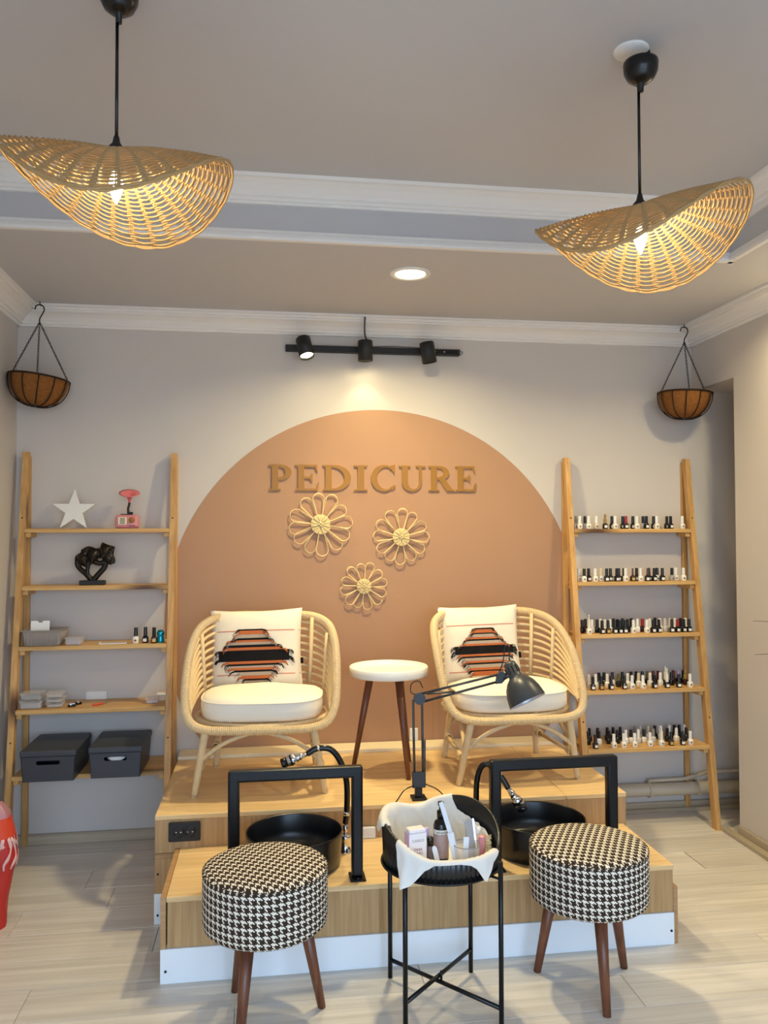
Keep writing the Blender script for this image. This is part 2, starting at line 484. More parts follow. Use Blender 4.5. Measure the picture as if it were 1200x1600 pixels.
# ceiling: lower border, raised tray, plaster mouldings
c = MB()
c.box((XL, TY, ZC), (XR, YB, ZC + 0.3)); c.box((TX, YF, ZC), (XR, TY, ZC + 0.3)); c.box((XL, YF, ZC), (-1.08, TY, ZC + 0.3))
c.box((-1.08, YF, ZC), (TX, -1.4, ZC + 0.3))
struct(c.build('ceiling', M_CEIL))
struct(MB().box((-1.08, -1.4, ZT), (TX, TY, ZT + 0.08)).build('ceiling_tray', M_CEIL))
CORN = [(0, -0.088), (0.014, -0.088), (0.020, -0.078), (0.030, -0.078), (0.034, -0.066), (0.040, -0.066), (0.052, -0.050), (0.070, -0.038),
        (0.090, -0.030), (0.090, -0.022), (0.102, -0.022), (0.102, -0.012), (0.118, -0.010), (0.118, 0.0), (0, 0.0)]
CROWN = [(0, -0.082), (0.012, -0.082), (0.014, -0.074), (0.022, -0.072), (0.024, -0.062), (0.034, -0.058), (0.036, -0.046), (0.060, -0.026),
         (0.082, -0.014), (0.096, -0.012), (0.100, 0.0), (0, 0.0)]
BASE = [(0, 0.0), (0.020, 0.0), (0.022, 0.012), (0.014, 0.015), (0.014, 0.026), (0.008, 0.030), (0.006, 0.042), (0, 0.044)]
def mould(name, prof, wall, z, a, b, mtl=M_TRIM):
    mb = MB()
    if wall[0] == 'y':  # runs along x, sticks out towards -y from y=wall[1]
        mb.prism(prof, (b - a, 0, 0), (a, wall[1], z), (0, -1, 0), (0, 0, 1))
    else:
        mb.prism(prof, (0, b - a, 0), (wall[1], a, z), (wall[2], 0, 0), (0, 0, 1))
    return struct(mb.build(name, mtl))
mould('trim_1', CORN, ('y', YB), ZC, XL, XR)
mould('trim_2', CORN, ('x', XL, 1), ZC, YF, YB)
mould('trim_3', CORN, ('x', XR, -1), ZC, YF, YB)
mould('trim_4', CROWN, ('y', TY), ZT, -1.08, TX)
mould('trim_5', CROWN, ('x', TX, -1), ZT, -1.4, TY)
mould('trim_6', BASE, ('y', TY), ZC, -1.08, TX)
mould('trim_7', BASE, ('x', TX, -1), ZC, -1.4, TY)
# floor: sub-floor slab and laminate planks
fl = struct(MB().box((XL - 0.1, YF, -0.06), (3.05, YB + 0.02, -0.012)).build('floor', M_SLAB))
PW = 0.190
pm = {}
def plank(x0, x1, y0, y1):
    k = (round(x1 - x0, 3), round(y1 - y0, 3))
    if k not in pm:
        pm[k] = MB().box((0.0008, 0.0008, -0.012), (k[0] - 0.0008, k[1] - 0.0008, 0), 0.0012).mesh('floor_plank', M_PLANK)
    o = bpy.data.objects.new('floor_plank', pm[k]); COL.objects.link(o); o.parent = fl; o.location = (x0, y0, 0)
for i in range(0, 16):
    y1 = YB if i == 0 else 3.586 - PW * (i - 3) if i > 3 else 3.586 + PW * (3 - i)
    y0 = 3.586 - PW * (i - 2)
    y1 = min(y1, YB)
    if y1 - y0 < 0.01: continue
    x = 1.929 - 1.29 * 3 if i == 3 else -3.0 + (0.0, 0.52, 0.93, 0.31, 0.74)[i % 5]
    while x < 3.0:
        a, b = max(x, XL), min(x + 1.29, 3.0)
        if b - a > 0.02 and not (a > XR): plank(a + (0.002 if i == 3 and abs(a - 1.929) < 0.01 else 0), b - (0.002 if i == 3 and abs(b - 1.929) < 0.01 else 0), y0, y1)
        x += 1.29
yf_end = 3.586 - PW * 13
struct(MB().box((XL, YF, -0.012), (XR, yf_end - 0.001, 0)).build('floor_front', M_PLANK))
# skirting laths
def lath(name, a, b, y, h, mtl):
    return struct(MB().box((a, y, 0.0), (b, YB, h), 0.003).build(name, mtl))
M_SKIRT = wood('skirting_laminate', '#a5967f', '#bcae96', 'x', 50, 0.45, along=1.8)
M_SKIRTY = wood('skirting_laminate_side', '#a5967f', '#bcae96', 'y', 50, 0.45, along=1.8)
lath('baseboard_back', XL, -0.45, YB - 0.014, 0.052, M_SKIRT)
lath('baseboard_niche', 1.49, 3.0, YB - 0.014, 0.052, M_SKIRT)
lath('trim_8', 1.49, 3.0, YB - 0.035, 0.022, M_SKIRT)
struct(MB().box((XR - 0.014, YF, 0.0), (XR, 3.72, 0.055), 0.003).build('baseboard_right', M_SKIRTY))
struct(MB().box((XR - 0.05, YF, 0.0), (XR - 0.0145, 3.80, 0.02), 0.003).build('trim_9', M_SKIRTY))
struct(MB().box((XL, YF, 0.0), (XL + 0.014, 4.11, 0.055), 0.003).build('baseboard_left', M_SKIRTY))
# painted heating pipe with clips along the niche wall
pp = thing('wall_pipe', 'cream painted heating pipe with clips low along the back wall', 'pipe', (1.5, 4.085, 0.135))
MB().tube([(0, 0, 0), (1.49, 0, -0.012)], 0.034, 16).build('pipe', M_PIPE, pp)
MB().tube([(0.86, 0.02, 0.07), (0.78, 0.0, 0.06), (0.70, 0.0, 0.045), (0.5, 0.005, 0.04)], 0.010, 8).build('thin_pipe', M_PIPE, pp)
MB().tube([(0.86, 0.02, 0.07), (1.49, 0.02, 0.066)], 0.010, 8).build('thin_pipe', M_PIPE, pp)
for x in (0.50, 0.775):
    MB().lathe([(0.034, -0.006), (0.041, -0.006), (0.041, 0.006), (0.034, 0.006)], (x, 0, -0.004), (1, 0, 0), 18, False, True).build('pipe_clip', M_PIPE, pp)

# ------------------------------------------------------------------ platform with two steps
P = thing('pedicure_platform', 'two-step oak laminate platform with white kick boards under the rattan chairs', 'platform', (0.51, 3.45, 0))
def pb(name, a, b, m, bev=0.0015, label=None):
    o = (0.51, 3.45, 0)
    return MB().box([a[i] - o[i] for i in range(3)], [b[i] - o[i] for i in range(3)], bev).build(name, m, P, label)
UX0, UX1, UY, UZ = -0.440, 1.477, 3.220, 0.414
LX0, LX1, LY, LZ = -0.345, 1.462, 2.795, 0.286
pb('upper_deck', (UX0, UY, UZ - 0.018), (1.215, 4.123, UZ), M_OAK)
pb('upper_deck', (1.217, UY, UZ - 0.018), (UX1, 4.123, UZ), M_OAK)
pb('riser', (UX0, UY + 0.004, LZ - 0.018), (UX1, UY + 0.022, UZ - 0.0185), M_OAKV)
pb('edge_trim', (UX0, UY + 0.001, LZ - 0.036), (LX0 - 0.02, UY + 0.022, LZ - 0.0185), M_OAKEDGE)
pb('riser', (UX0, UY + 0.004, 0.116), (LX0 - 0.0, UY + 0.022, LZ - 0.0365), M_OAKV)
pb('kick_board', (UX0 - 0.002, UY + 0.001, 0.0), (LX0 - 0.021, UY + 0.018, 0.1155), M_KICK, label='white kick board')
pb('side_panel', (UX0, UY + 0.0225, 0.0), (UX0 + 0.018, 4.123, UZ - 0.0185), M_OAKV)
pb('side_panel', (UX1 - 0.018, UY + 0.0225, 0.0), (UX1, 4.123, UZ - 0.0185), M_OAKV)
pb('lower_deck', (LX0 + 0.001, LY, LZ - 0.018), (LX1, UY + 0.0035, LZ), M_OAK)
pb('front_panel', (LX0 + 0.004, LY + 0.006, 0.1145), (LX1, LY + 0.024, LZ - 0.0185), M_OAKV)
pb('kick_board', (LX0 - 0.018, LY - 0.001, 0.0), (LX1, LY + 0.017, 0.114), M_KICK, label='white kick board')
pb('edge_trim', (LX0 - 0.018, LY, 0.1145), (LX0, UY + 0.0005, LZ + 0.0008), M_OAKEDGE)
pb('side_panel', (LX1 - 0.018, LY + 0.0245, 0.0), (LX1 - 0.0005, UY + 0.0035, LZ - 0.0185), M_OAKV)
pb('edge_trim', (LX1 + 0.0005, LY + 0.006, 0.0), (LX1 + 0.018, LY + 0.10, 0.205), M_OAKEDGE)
pb('ledge', (UX0, 3.99, UZ + 0.0005), (UX1 - 0.03, 4.123, UZ + 0.017), M_CREAM, label='cream ledge board along the wall')
for (x, y, z) in ((UX0 + 0.012, UY + 0.0005, 0.035), (UX0 + 0.012, UY + 0.0035, 0.19), (LX0 + 0.0, LY - 0.0015, 0.042), (LX1 - 0.012, LY - 0.0015, 0.05)):
    MB().lathe([(0, 0), (0.0045, 0), (0.0045, 0.002), (0, 0.002)], (x - 0.51, y - 3.45, z), (0, -1, 0), 10, False).build('screw_cap', M_BLACKM, P)

# sockets
def socket(loc):
    s = thing('double_socket', 'black double power socket on the front of the upper step', 'socket', loc)
    MB().box((-0.060, -0.012, -0.037), (0.060, 0, 0.037), 0.003).build('plate', M_BLACKM, s)
    for x in (-0.022, 0.022):
        u = MB().lathe([(0.0215, 0.0), (0.0215, 0.003), (0.018, 0.003), (0.017, -0.001), (0.0, -0.001)], (x, -0.0123, 0), (0, -1, 0), 24).build('outlet', M_BLACKG, s)
        for dx in (-0.009, 0.009):
            MB().lathe([(0.003, 0), (0.003, 0.003), (0, 0.003)], (x + dx, -0.0115, 0), (0, -1, 0), 8).build('contact', M_CHROME, u)
socket((-0.328, UY + 0.0035, 0.350))
s = thing('wall_outlet', 'white power outlet on the wall above the ledge by the side table', 'socket', (0.735, YB, 0.462))
MB().box((-0.022, -0.018, -0.030), (0.022, 0, 0.032), 0.004).build('plate', M_WHITE, s)
MB().box((-0.012, -0.0195, -0.014), (0.012, -0.0175, 0.014), 0.001).build('cover', M_WHITE, s)
s = thing('wall_outlet', 'white double outlet on the wall behind the left ladder shelf', 'socket', (-0.845, YB, 0.700))
MB().box((-0.050, -0.010, -0.030), (0.050, 0, 0.030), 0.003).build('plate', M_WHITE, s)
for x in (-0.022, 0.022): MB().box((x - 0.018, -0.0125, -0.018), (x + 0.018, -0.0098, 0.018), 0.001).build('cover', M_WHITE, s)
s = thing('switch_box', 'small white switch box on the riser beside the left metal frame', 'switch', (0.385, UY + 0.0035, 0.305))
MB().box((-0.032, -0.016, -0.019), (0.032, 0, 0.026), 0.003).build('housing', M_WHITE, s)
MB().box((-0.022, -0.0175, -0.012), (0.022, -0.0155, -0.006), 0.0005).build('rocker', M_OFFW, s)

# ------------------------------------------------------------------ ladder shelves
BASEZ = {}
def ladder(label, xa, xb, zs):
    t = thing('ladder_shelf', label, 'shelf', ((xa + xb) / 2, 4.0, 0), group='ladder shelves')
    cx = (xa + xb) / 2; H = 1.90; w = 0.028
    yfn = lambda z: 3.81 + 0.1395 * z - 4.0
    for sx, x0 in ((-1, xa), (1, xb - w)):
        xi = x0 - cx
        a, b = yfn(0), yfn(H)
        MB().prism([(a, 0), (a + 0.042, 0), (b + 0.0335, H), (b, H)], (w, 0, 0), (xi, 0, 0), (0, 1, 0), (0, 0, 1)).build('front_post', M_PINE, t)
        xr = xi
        MB().box((xr, 0.1092, 0), (xr + w, 0.129, H - 0.02), 0.001).build('rear_post', M_PINE, t)
        for z in (0.55, 1.58):
            MB().lathe([(0, 0), (0.004, 0), (0.004, 0.001), (0, 0.001)], (xi + w / 2, yfn(z) - 0.0004, z), (0, -1, 0), 8, False).build('screw', M_BLACKM, t)
    for i, z in enumerate(zs):
        y0 = yfn(z) - 0.004
        MB().box((xa + w + 0.001 - cx, y0, z - 0.010), (xb - w - 0.001 - cx, 0.127, z + 0.010), 0.0015).build('shelf_board', M_PINEX, t)
        for sx in (0, 1):
            x0 = xa + w + 0.001 - cx if sx == 0 else xb - w - 0.026 - cx
            MB().box((x0, y0 + 0.012, z - 0.032), (x0 + 0.025, 0.127, z - 0.0105), 0.002).build('cleat', M_PINEX, t)
    return t
LZS = [1.519, 1.247, 0.970, 0.683, 0.395]
RZS = [1.512, 1.237, 0.970, 0.690, 0.405]
ladder('pine ladder shelf by the left wall holding decor and grey boxes', -1.186, -0.460, LZS)
ladder('pine ladder shelf at the right full of nail polish bottles', 1.545, 2.253, RZS)
yfr = lambda z: 3.81 + 0.1395 * z

# ------------------------------------------------------------------ nail polish bottles
CAPC = {'w': ('white', '#efece4'), 'k': ('black', '#121214'), 'r': ('red', '#9b1f25'), 'g': ('grey', '#8f8a84'), 'o': ('gold', '#9a7a35'),
        'b': ('slim brown', '#5c3322'), 'y': ('cream', '#ddd0ae'), 'p': ('beaded', '#e8e2d2'), 'd': ('wine red', '#4e1219'),
        'v': ('olive', '#6b642c'), 'l': ('lilac', '#b79ac0'), 'c': ('clear', '#cfc8bd')}
BODC = {'w': ('white', '#efe9dc'), 'k': ('black', '#141416'), 'c': ('pale', '#cfc6b8'), 'b': ('brown', '#3c2318'), 'd': ('dark red', '#2e0f12'), 'g': ('grey', '#a7a29d')}
def pol(m, c, r=0.25): return mat('polish_' + m, c, r)
M_LABW = mat('bottle_label_white', '#efeadf', 0.6); M_LABG = mat('bottle_label_gold', '#c9a858', 0.5); M_LABK = mat('bottle_label_print', '#7c6a3c', 0.6)
bm_cache = {}
def bmesh_for(kind, code):
    k = (kind, code)
    if k in bm_cache: return bm_cache[k]
    if kind == 'body':
        mb = MB(); hw = 0.0125
        def ring(r, z, q): return [(r * (abs(cos(a)) ** q) * (1 if cos(a) >= 0 else -1), r * (abs(sin(a)) ** q) * (1 if sin(a) >= 0 else -1), z) for a in [2 * pi * (j + 0.5) / 16 for j in range(16)]]
        rows = [ring(hw * 0.92, 0, 0.45), ring(hw, 0.002, 0.45), ring(hw, 0.023, 0.45), ring(hw * 0.92, 0.0265, 0.5), ring(0.0075, 0.0295, 0.9), ring(0.0065, 0.032, 1.0)]
        vs = [p for r in rows for p in r]; fs = [tuple(range(16))[::-1]]
        for i in range(5):
            for j in range(16): fs.append((i * 16 + j, i * 16 + (j + 1) % 16, (i + 1) * 16 + (j + 1) % 16, (i + 1) * 16 + j))
        fs.append(tuple(80 + j for j in range(16)))
        mb.add(vs, fs, True)
        n, c = BODC[code]; me = mb.mesh('body', pol(n + '_glass', c, 0.12))
        for p in me.polygons: p.use_smooth = len(p.vertices) == 4
    elif kind == 'cap':
        mb = MB()
        h, r0, r1 = (0.068, 0.0084, 0.0076)
        if code == 'b': r0, r1 = 0.0052, 0.0042
        if code == 'p':
            mb.lathe([(0.0, 0.031), (r0, 0.031), (r1, 0.072), (0.0, 0.072)], seg=12)
            for k in range(3): mb.ball((0, 0, 0.0765 + 0.009 * k), 0.0048, 8, 6)
        elif code == 'o':
            mb.lathe([(0.0, 0.031), (r0, 0.031), (r0, 0.050), (0.0055, 0.052), (0.0055, 0.062), (0.0065, 0.066), (0.0055, 0.072), (0.004, 0.078), (0.0, 0.079)], seg=12)
        else:
            mb.lathe([(0.0, 0.031), (r0, 0.031), (r1, h - 0.001), (r1 - 0.001, h), (0.0, h)], seg=12)
        n, c = CAPC[code]; me = mb.mesh('cap', pol(n + '_cap', c, 0.3))
        for p in me.polygons: p.use_smooth = False
    else:
        mb = MB(); mb.box((-0.0075, -0.0131, 0.006), (0.0075, -0.0122, 0.019))
        me = mb.mesh('front_label', M_LABW if code in 'kd' else M_LABG)
        if code in 'wcg':
            mb2 = MB(); mb2.box((-0.0045, -0.0131, 0.009), (0.0045, -0.0122, 0.017))
            me = mb2.mesh('front_label', M_LABK)
    bm_cache[k] = me
    return me
ORD = ['first', 'second', 'third', 'fourth', 'fifth', 'sixth', 'seventh', 'eighth', 'ninth', 'tenth', 'eleventh', 'twelfth', 'thirteenth', 'fourteenth', 'fifteenth',
       'sixteenth', 'seventeenth', 'eighteenth', 'nineteenth', 'twentieth'] + ['twenty-' + q for q in ('first', 'second', 'third', 'fourth', 'fifth', 'sixth', 'seventh', 'eighth', 'ninth')] + ['thirtieth'] + ['thirty-' + q for q in ('first', 'second', 'third', 'fourth', 'fifth', 'sixth', 'seventh', 'eighth', 'ninth')] + ['fortieth']
SHELFN = {1: 'top', 2: 'second', 3: 'middle', 4: 'fourth', 5: 'lowest'}
def bottle(x, y, z, cap, body, label, group, lab=True, s=1.0):
    t = thing('nail_polish_bottle', label, 'nail polish', (x, y, z), RND.uniform(-0.15, 0.15), group)
    t.scale = (s, s, s)
    for kind, code in (('body', body), ('cap', cap)) + ((('front_label', body),) if lab else ()):
        o = bpy.data.objects.new(kind, bmesh_for(kind, code)); COL.objects.link(o); o.parent = t
BOTTLES = {
    1: [(1.601,4.066,'gc'), (1.611,4.038,'ww'), (1.651,4.066,'kc'), (1.659,4.038,'ww'), (1.702,4.038,'wc'), (1.751,4.038,'ok'), (1.801,4.066,'kk'), (1.806,4.038,'ww'), (1.862,4.066,'kk'), (1.867,4.038,'rk'), (1.919,4.066,'kk'), (1.928,4.038,'ww'), (1.977,4.066,'kc'), (1.982,4.038,'kk'), (2.036,4.066,'kk'), (2.040,4.038,'ww'), (2.112,4.066,'kk'), (2.119,4.038,'kk'), (2.185,4.038,'ww')],
    2: [(1.583,4.028,'wc'), (1.612,4.028,'yc'), (1.617,4.000,'kw'), (1.653,4.028,'kk'), (1.677,4.000,'ww'), (1.720,4.028,'yw'), (1.740,4.000,'kk'), (1.773,4.028,'kk'), (1.796,4.000,'kk'), (1.819,4.028,'kd'), (1.844,4.000,'ww'), (1.848,4.028,'kk'), (1.884,4.000,'bb'), (1.919,4.028,'kk'), (1.927,4.000,'ww'), (1.965,4.000,'bk'), (1.987,4.028,'kk'), (2.004,4.000,'kk'), (2.034,4.028,'kw'), (2.049,4.000,'kk'), (2.103,4.000,'kg'), (2.139,4.028,'ww'), (2.168,4.000,'ww')],
    3: [(1.610,4.015,'kk'), (1.628,3.969,'pw'), (1.643,4.053,'kd'), (1.663,4.015,'wc'), (1.692,4.015,'kk'), (1.699,3.969,'kk'), (1.726,4.053,'ww'), (1.732,3.969,'kb'), (1.734,4.015,'ww'), (1.762,4.015,'ww'), (1.769,3.969,'kk'), (1.797,3.969,'kk'), (1.799,4.053,'kk'), (1.803,4.015,'kk'), (1.826,3.969,'kk'), (1.849,4.053,'kk'), (1.860,4.015,'kk'), (1.870,3.969,'ww'), (1.898,4.053,'kk'), (1.914,4.015,'ww'), (1.942,4.015,'rd'), (1.944,3.969,'ww'), (1.980,3.969,'kk'), (1.983,4.015,'ww'), (2.011,3.969,'kk'), (2.031,4.053,'kk'), (2.040,4.015,'ww'), (2.068,4.015,'cc'), (2.083,3.969,'kk'), (2.096,4.015,'cc'), (2.115,3.969,'rk'), (2.124,4.015,'ww'), (2.149,3.969,'kk'), (2.155,4.015,'kk'), (2.179,3.969,'kk'), (2.183,4.015,'ww')],
    4: [(1.630,3.930,'kk'), (1.632,3.990,'wc'), (1.670,3.990,'ww'), (1.676,3.930,'kb'), (1.709,4.040,'kk'), (1.727,3.930,'kk'), (1.733,3.990,'ww'), (1.737,4.040,'kk'), (1.783,4.040,'kw'), (1.795,3.990,'vk'), (1.800,3.930,'kk'), (1.838,4.040,'kk'), (1.841,3.930,'ww'), (1.845,3.990,'ww'), (1.888,4.040,'kk'), (1.900,3.930,'ww'), (1.905,3.990,'yw'), (1.916,4.040,'kk'), (1.950,4.040,'kk'), (1.963,3.930,'kk'), (1.969,3.990,'ww'), (1.979,4.040,'vk'), (2.011,4.040,'dd'), (2.026,3.990,'ww'), (2.032,3.930,'pk'), (2.039,4.040,'dd'), (2.054,3.990,'pd'), (2.088,3.990,'kk'), (2.097,3.930,'kk'), (2.125,4.040,'dd'), (2.153,4.040,'lk'), (2.159,3.930,'ww'), (2.165,3.990,'od'), (2.181,4.040,'kk')],
    5: [(1.564,3.965,'dd'), (1.615,3.965,'kk'), (1.624,3.891,'kk'), (1.648,4.027,'kd'), (1.674,3.965,'kw'), (1.693,4.027,'kk'), (1.722,3.891,'ww'), (1.728,3.965,'kk'), (1.746,4.027,'kk'), (1.773,3.965,'kk'), (1.775,3.891,'ww'), (1.778,4.027,'kk'), (1.818,4.027,'kk'), (1.820,3.965,'ww'), (1.833,3.891,'ww'), (1.848,3.965,'kw'), (1.888,3.965,'wc'), (1.898,4.027,'gg'), (1.916,3.891,'ww'), (1.919,3.965,'kw'), (1.928,4.027,'cc'), (1.970,3.965,'gc'), (1.973,4.027,'yw'), (1.978,3.891,'pw'), (2.010,4.027,'kk'), (2.030,3.891,'kb'), (2.038,4.027,'ww'), (2.048,3.965,'kk'), (2.092,4.027,'ww'), (2.093,3.891,'kk'), (2.098,3.965,'ww'), (2.120,4.027,'kk'), (2.135,3.891,'ww'), (2.147,4.027,'kk'), (2.153,3.965,'kk'), (2.176,4.027,'ww')],
}
for sh, L in BOTTLES.items():
    z = RZS[sh - 1] + 0.0102
    cnt = {}
    L = [(min(max(x, 1.60), 2.205), y, c) for x, y, c in L]
    for x, y, c in L: cnt[c] = cnt.get(c, 0) + 1
    seen = {}
    for x, y, c in L:
        seen[c] = seen.get(c, 0) + 1
        cn, bn = CAPC[c[0]][0], BODC[c[1]][0]
        where = SHELFN[sh] + ' shelf of the right ladder'
        if cnt[c] == 1: lb = f'the only {bn} polish bottle with {cn} cap on the {SHELFN[sh]} right ladder shelf'
        else: lb = f'{bn} polish bottle with {cn} cap, {ORD[seen[c] - 1]} such from left, {SHELFN[sh]} right ladder shelf'
        bottle(x, y, z, c[0], c[1], lb, f'nail polish bottles on the {where}', lab=(y < yfr(RZS[sh - 1]) + 0.05))

# ------------------------------------------------------------------ rattan armchairs
RIM_H = [(0, .265, .700), (.13, .262, .702), (.225, .232, .694), (.285, .165, .668), (.312, .075, .622), (.322, -.03, .545), (.322, -.12, .445), (.312, -.185, .360),
         (.280, -.232, .305), (.215, -.258, .284), (.11, -.268, .280), (0, -.270, .280)]
def rim_loop(n=14):
    R = RIM_H + [(-x, y, z) for x, y, z in RIM_H[-2:0:-1]]
    return bez(R, n, True)
def make_chair(label, loc, rz):
    t = thing('rattan_armchair', label, 'chair', loc, rz, 'rattan armchairs on the platform')
    # thick rim, wrapped in cane: alternate ring radii give the single turns of the wrap
    loop = rim_loop(40)
    dense = []
    acc = 0; step = 0.0040; prev = loop[0]; dense.append(prev)
    for p in loop[1:] + [loop[0]]:
        d = (p - prev).length
        while acc + d >= step:
            f = (step - acc) / d; prev = prev.lerp(p, f); dense.append(prev.copy()); d = (p - prev).length; acc = 0
        acc += d; prev = p
    dense = dense[:len(dense) // 2 * 2]
    rr = [0.0192 if i % 2 else 0.0158 for i in range(len(dense))]
    MB().tube(dense, rr, 10, closed=True, smooth=False).build('wrapped_rim', M_RATTANW, t)
    A = Vector((.303, -.165, .345))
    full = [Vector(p) for p in RIM_H]
    for k in range(1, 10):
        s = k / 10.3
        half = []
        for i in range(0, 8):
            p = full[i]
            q = Vector((p.x * (1 - 0.10 * s) - 0.006, p.y - 0.012 * s, A.z + (p.z - A.z) * (1 - s) ** 0.97))
            if i >= 6: q = q.lerp(A + Vector((0, -0.004 * k + .02, 0.006 * (9 - k) * (1 - s))), 0.25 if i == 6 else 0.8)
            half.append(q)
        pts = [Vector((-p.x, p.y, p.z)) for p in half[::-1][:-1]] + half
        MB().tube(bez(pts, 6), 0.0078, 7).build('back_rib', M_RATTAN, t)
    for x, y in ((-.215, .222), (.215, .222), (-.285, .11), (.285, .11)):
        z1 = .69 if abs(x) < .25 else .63
        MB().tube([(x * 0.92, y - .02, .29), (x * 0.97, y - .012, .5), (x, y - 0.004, z1)], 0.0095, 8).build('upright', M_RATTAN, t)
    for sx in (-1, 1):
        b = MB()
        for k in range(5):
            b.tube([(sx * .303 + .016 * cos(a), -.165 + .016 * sin(a) * 0.6 + 0.006 * k - .012, .345 + .018 * sin(a) + .002 * k) for a in [2 * pi * j / 14 for j in range(14)]], 0.0022, 5, closed=True)
        b.build('binding', M_RATTANW, t)
    # seat ring and lattice
    seat = [(.285 * cos(a) * (1 if True else 1), .245 * sin(a) - .01, .292) for a in [2 * pi * k / 48 for k in range(48)]]
    MB().tube(seat, 0.012, 8, closed=True).build('seat_ring', M_RATTAN, t)
    for k in range(-3, 4):
        x = k * .075; h = .245 * sqrt(1 - (x / .285) ** 2)
        MB().tube([(x, -h - .01, .292), (x, h - .01, .292)], 0.007, 6).build('seat_slat', M_RATTAN, t)
    # legs, bamboo-like nodes
    def leg(a, b, r0=.0165, r1=.0135):
        pts = [Vector(a).lerp(Vector(b), i / 12) for i in range(13)]
        rr = [(r0 + (r1 - r0) * i / 12) * (1.10 if i in (4, 8) else 1.0) for i in range(13)]
        m = MB().tube(pts, rr, 10).build('leg', M_RATTAN, t)
        MB().lathe([(0, 0.0), (.011, 0.0), (.012, .004), (0, .004)], (b[0], b[1], 0), (0, 0, 1), 12).build('glide', M_TISSUE, m)
    F = {}
    for sx in (-1, 1):
        leg((sx * .222, -.245, .275), (sx * .270, -.215, .004))
        leg((sx * .205, .165, .285), (sx * .232, .215, .004))
    for sx in (-1, 1):
        pf = Vector((sx * .243, -.232, .155)); pr = Vector((sx * .220, .19, .15))
        MB().tube(bez([pf, (sx * .15, -.24, .222), (sx * .05, -.25, .262), (0, -.252, .264)], 6), 0.0095, 8).build('front_brace', M_RATTAN, t)
        MB().tube(bez([pr, (sx * .14, .18, .235), (sx * .04, .17, .268), (0, .17, .270)], 6), 0.0095, 8).build('rear_brace', M_RATTAN, t)
        MB().tube(bez([pf + Vector((0, .01, 0)), (sx * .232, -.12, .222), (sx * .222, -.02, .262), (sx * .222, 0, .268)], 6), 0.009, 8).build('side_brace', M_RATTAN, t)
        MB().tube(bez([pr + Vector((0, -.01, 0)), (sx * .225, .10, .222), (sx * .222, .02, .262), (sx * .222, 0, .268)], 6), 0.009, 8).build('side_brace', M_RATTAN, t)
        MB().tube([(sx * .252, -.225, .115), (sx * .225, .20, .115)], 0.0095, 8).build('stretcher', M_RATTAN, t)
        for yy in (-.225, .20):
            b = MB(); dv = .03 if yy < 0 else -.03
            for k in range(6):
                b.tube([(sx * (.250 if yy < 0 else .226) + .0145 * cos(a), yy + dv + k * .006 * (1 if yy < 0 else -1), .115 + .0145 * sin(a)) for a in [2 * pi * j / 12 for j in range(12)]], 0.0035, 5, closed=True)
            b.build('binding', M_RATTANW, t)
        b = MB()
        for k in range(4):
            c = pf.lerp(Vector((sx * .15, -.24, .222)), .08 + .06 * k)
            b.tube([(c.x + .003 * cos(a), c.y + .0125 * cos(a), c.z + .0125 * sin(a)) for a in [2 * pi * j / 12 for j in range(12)]], 0.0035, 5, closed=True)
        b.build('binding', M_RATTANW, t)
    MB().tube([(-.215, .185, .205), (.215, .185, .205)], 0.0085, 8).build('rear_stretcher', M_RATTAN, t)
    return t
CHL = (-0.030, 3.625, UZ); CHR = (1.072, 3.635, UZ)
RZL, RZR = radians(-3), radians(1)
make_chair('rattan tub armchair left of the white round side table', CHL, RZL)
make_chair('rattan tub armchair right of the white table, behind the desk lamp', CHR, RZR)

def place(loc, rz, p):
    return (loc[0] + p[0] * cos(rz) - p[1] * sin(rz), loc[1] + p[0] * sin(rz) + p[1] * cos(rz), loc[2] + p[2])
def seat_cushion(label, loc, rz, seed):
    t = thing('seat_cushion', label, 'cushion', place(loc, rz, (0, 0, .304)), rz, 'white seat cushions')
    W, Dp, Hh = .262, .245, .106
    def outline(a):
        c, s = cos(a), sin(a)
        n = 3.4 if s < 0 else 2.5
        return W * abs(c) ** (2 / n) * (1 if c >= 0 else -1), Dp * abs(s) ** (2 / n) * (.57 if s >= 0 else -1) - .012
    prof = [(0.0, 0.004), (.5, .002), (.85, .0), (.955, .006), (.992, .022), (1.0, .045), (.998, .062), (.985, .080)]
    top = [(.985, .080), (.965, .089), (.90, .098), (.78, .106), (.6, .112), (.4, .115), (.2, .116), (0, .117)]
    def mk(prof, wr):
        mb = MB(); n = 72; vs = []
        for r, z in prof:
            for k in range(n):
                a = 2 * pi * k / n; x, y = outline(a)
                zz = z
                if wr: zz += 0.014 * noise.noise((x * r * 7 + seed, y * r * 7, seed)) * (1 - r * .6) - 0.010 * max(0, y * r / Dp) - .006 * max(0, -x * r / W) * seed
                w = 0.004 * noise.noise((a * 3, z * 20, seed + 3)) if not wr else 0
                vs.append((x * r + w * cos(a), y * r + w * sin(a), zz))
        fs = [(i * n + k, i * n + (k + 1) % n, (i + 1) * n + (k + 1) % n, (i + 1) * n + k) for i in range(len(prof) - 1) for k in range(n)]
        mb.add(vs, fs, True); return mb
    mk(prof, False).build('side_band', M_CUSH, t)
    mk(top, True).build('top_cover', M_CUSH, t)
    MB().tube([(outline(2 * pi * k / 72)[0] * .99, outline(2 * pi * k / 72)[1] * .99, .081) for k in range(72)], .0032, 6, closed=True).build('piping', M_CUSH, t)
seat_cushion('puffy white seat cushion on the left rattan armchair', CHL, RZL, 0.3)
seat_cushion('puffy white seat cushion on the right rattan armchair, under the desk lamp', CHR, RZR, 1.0)

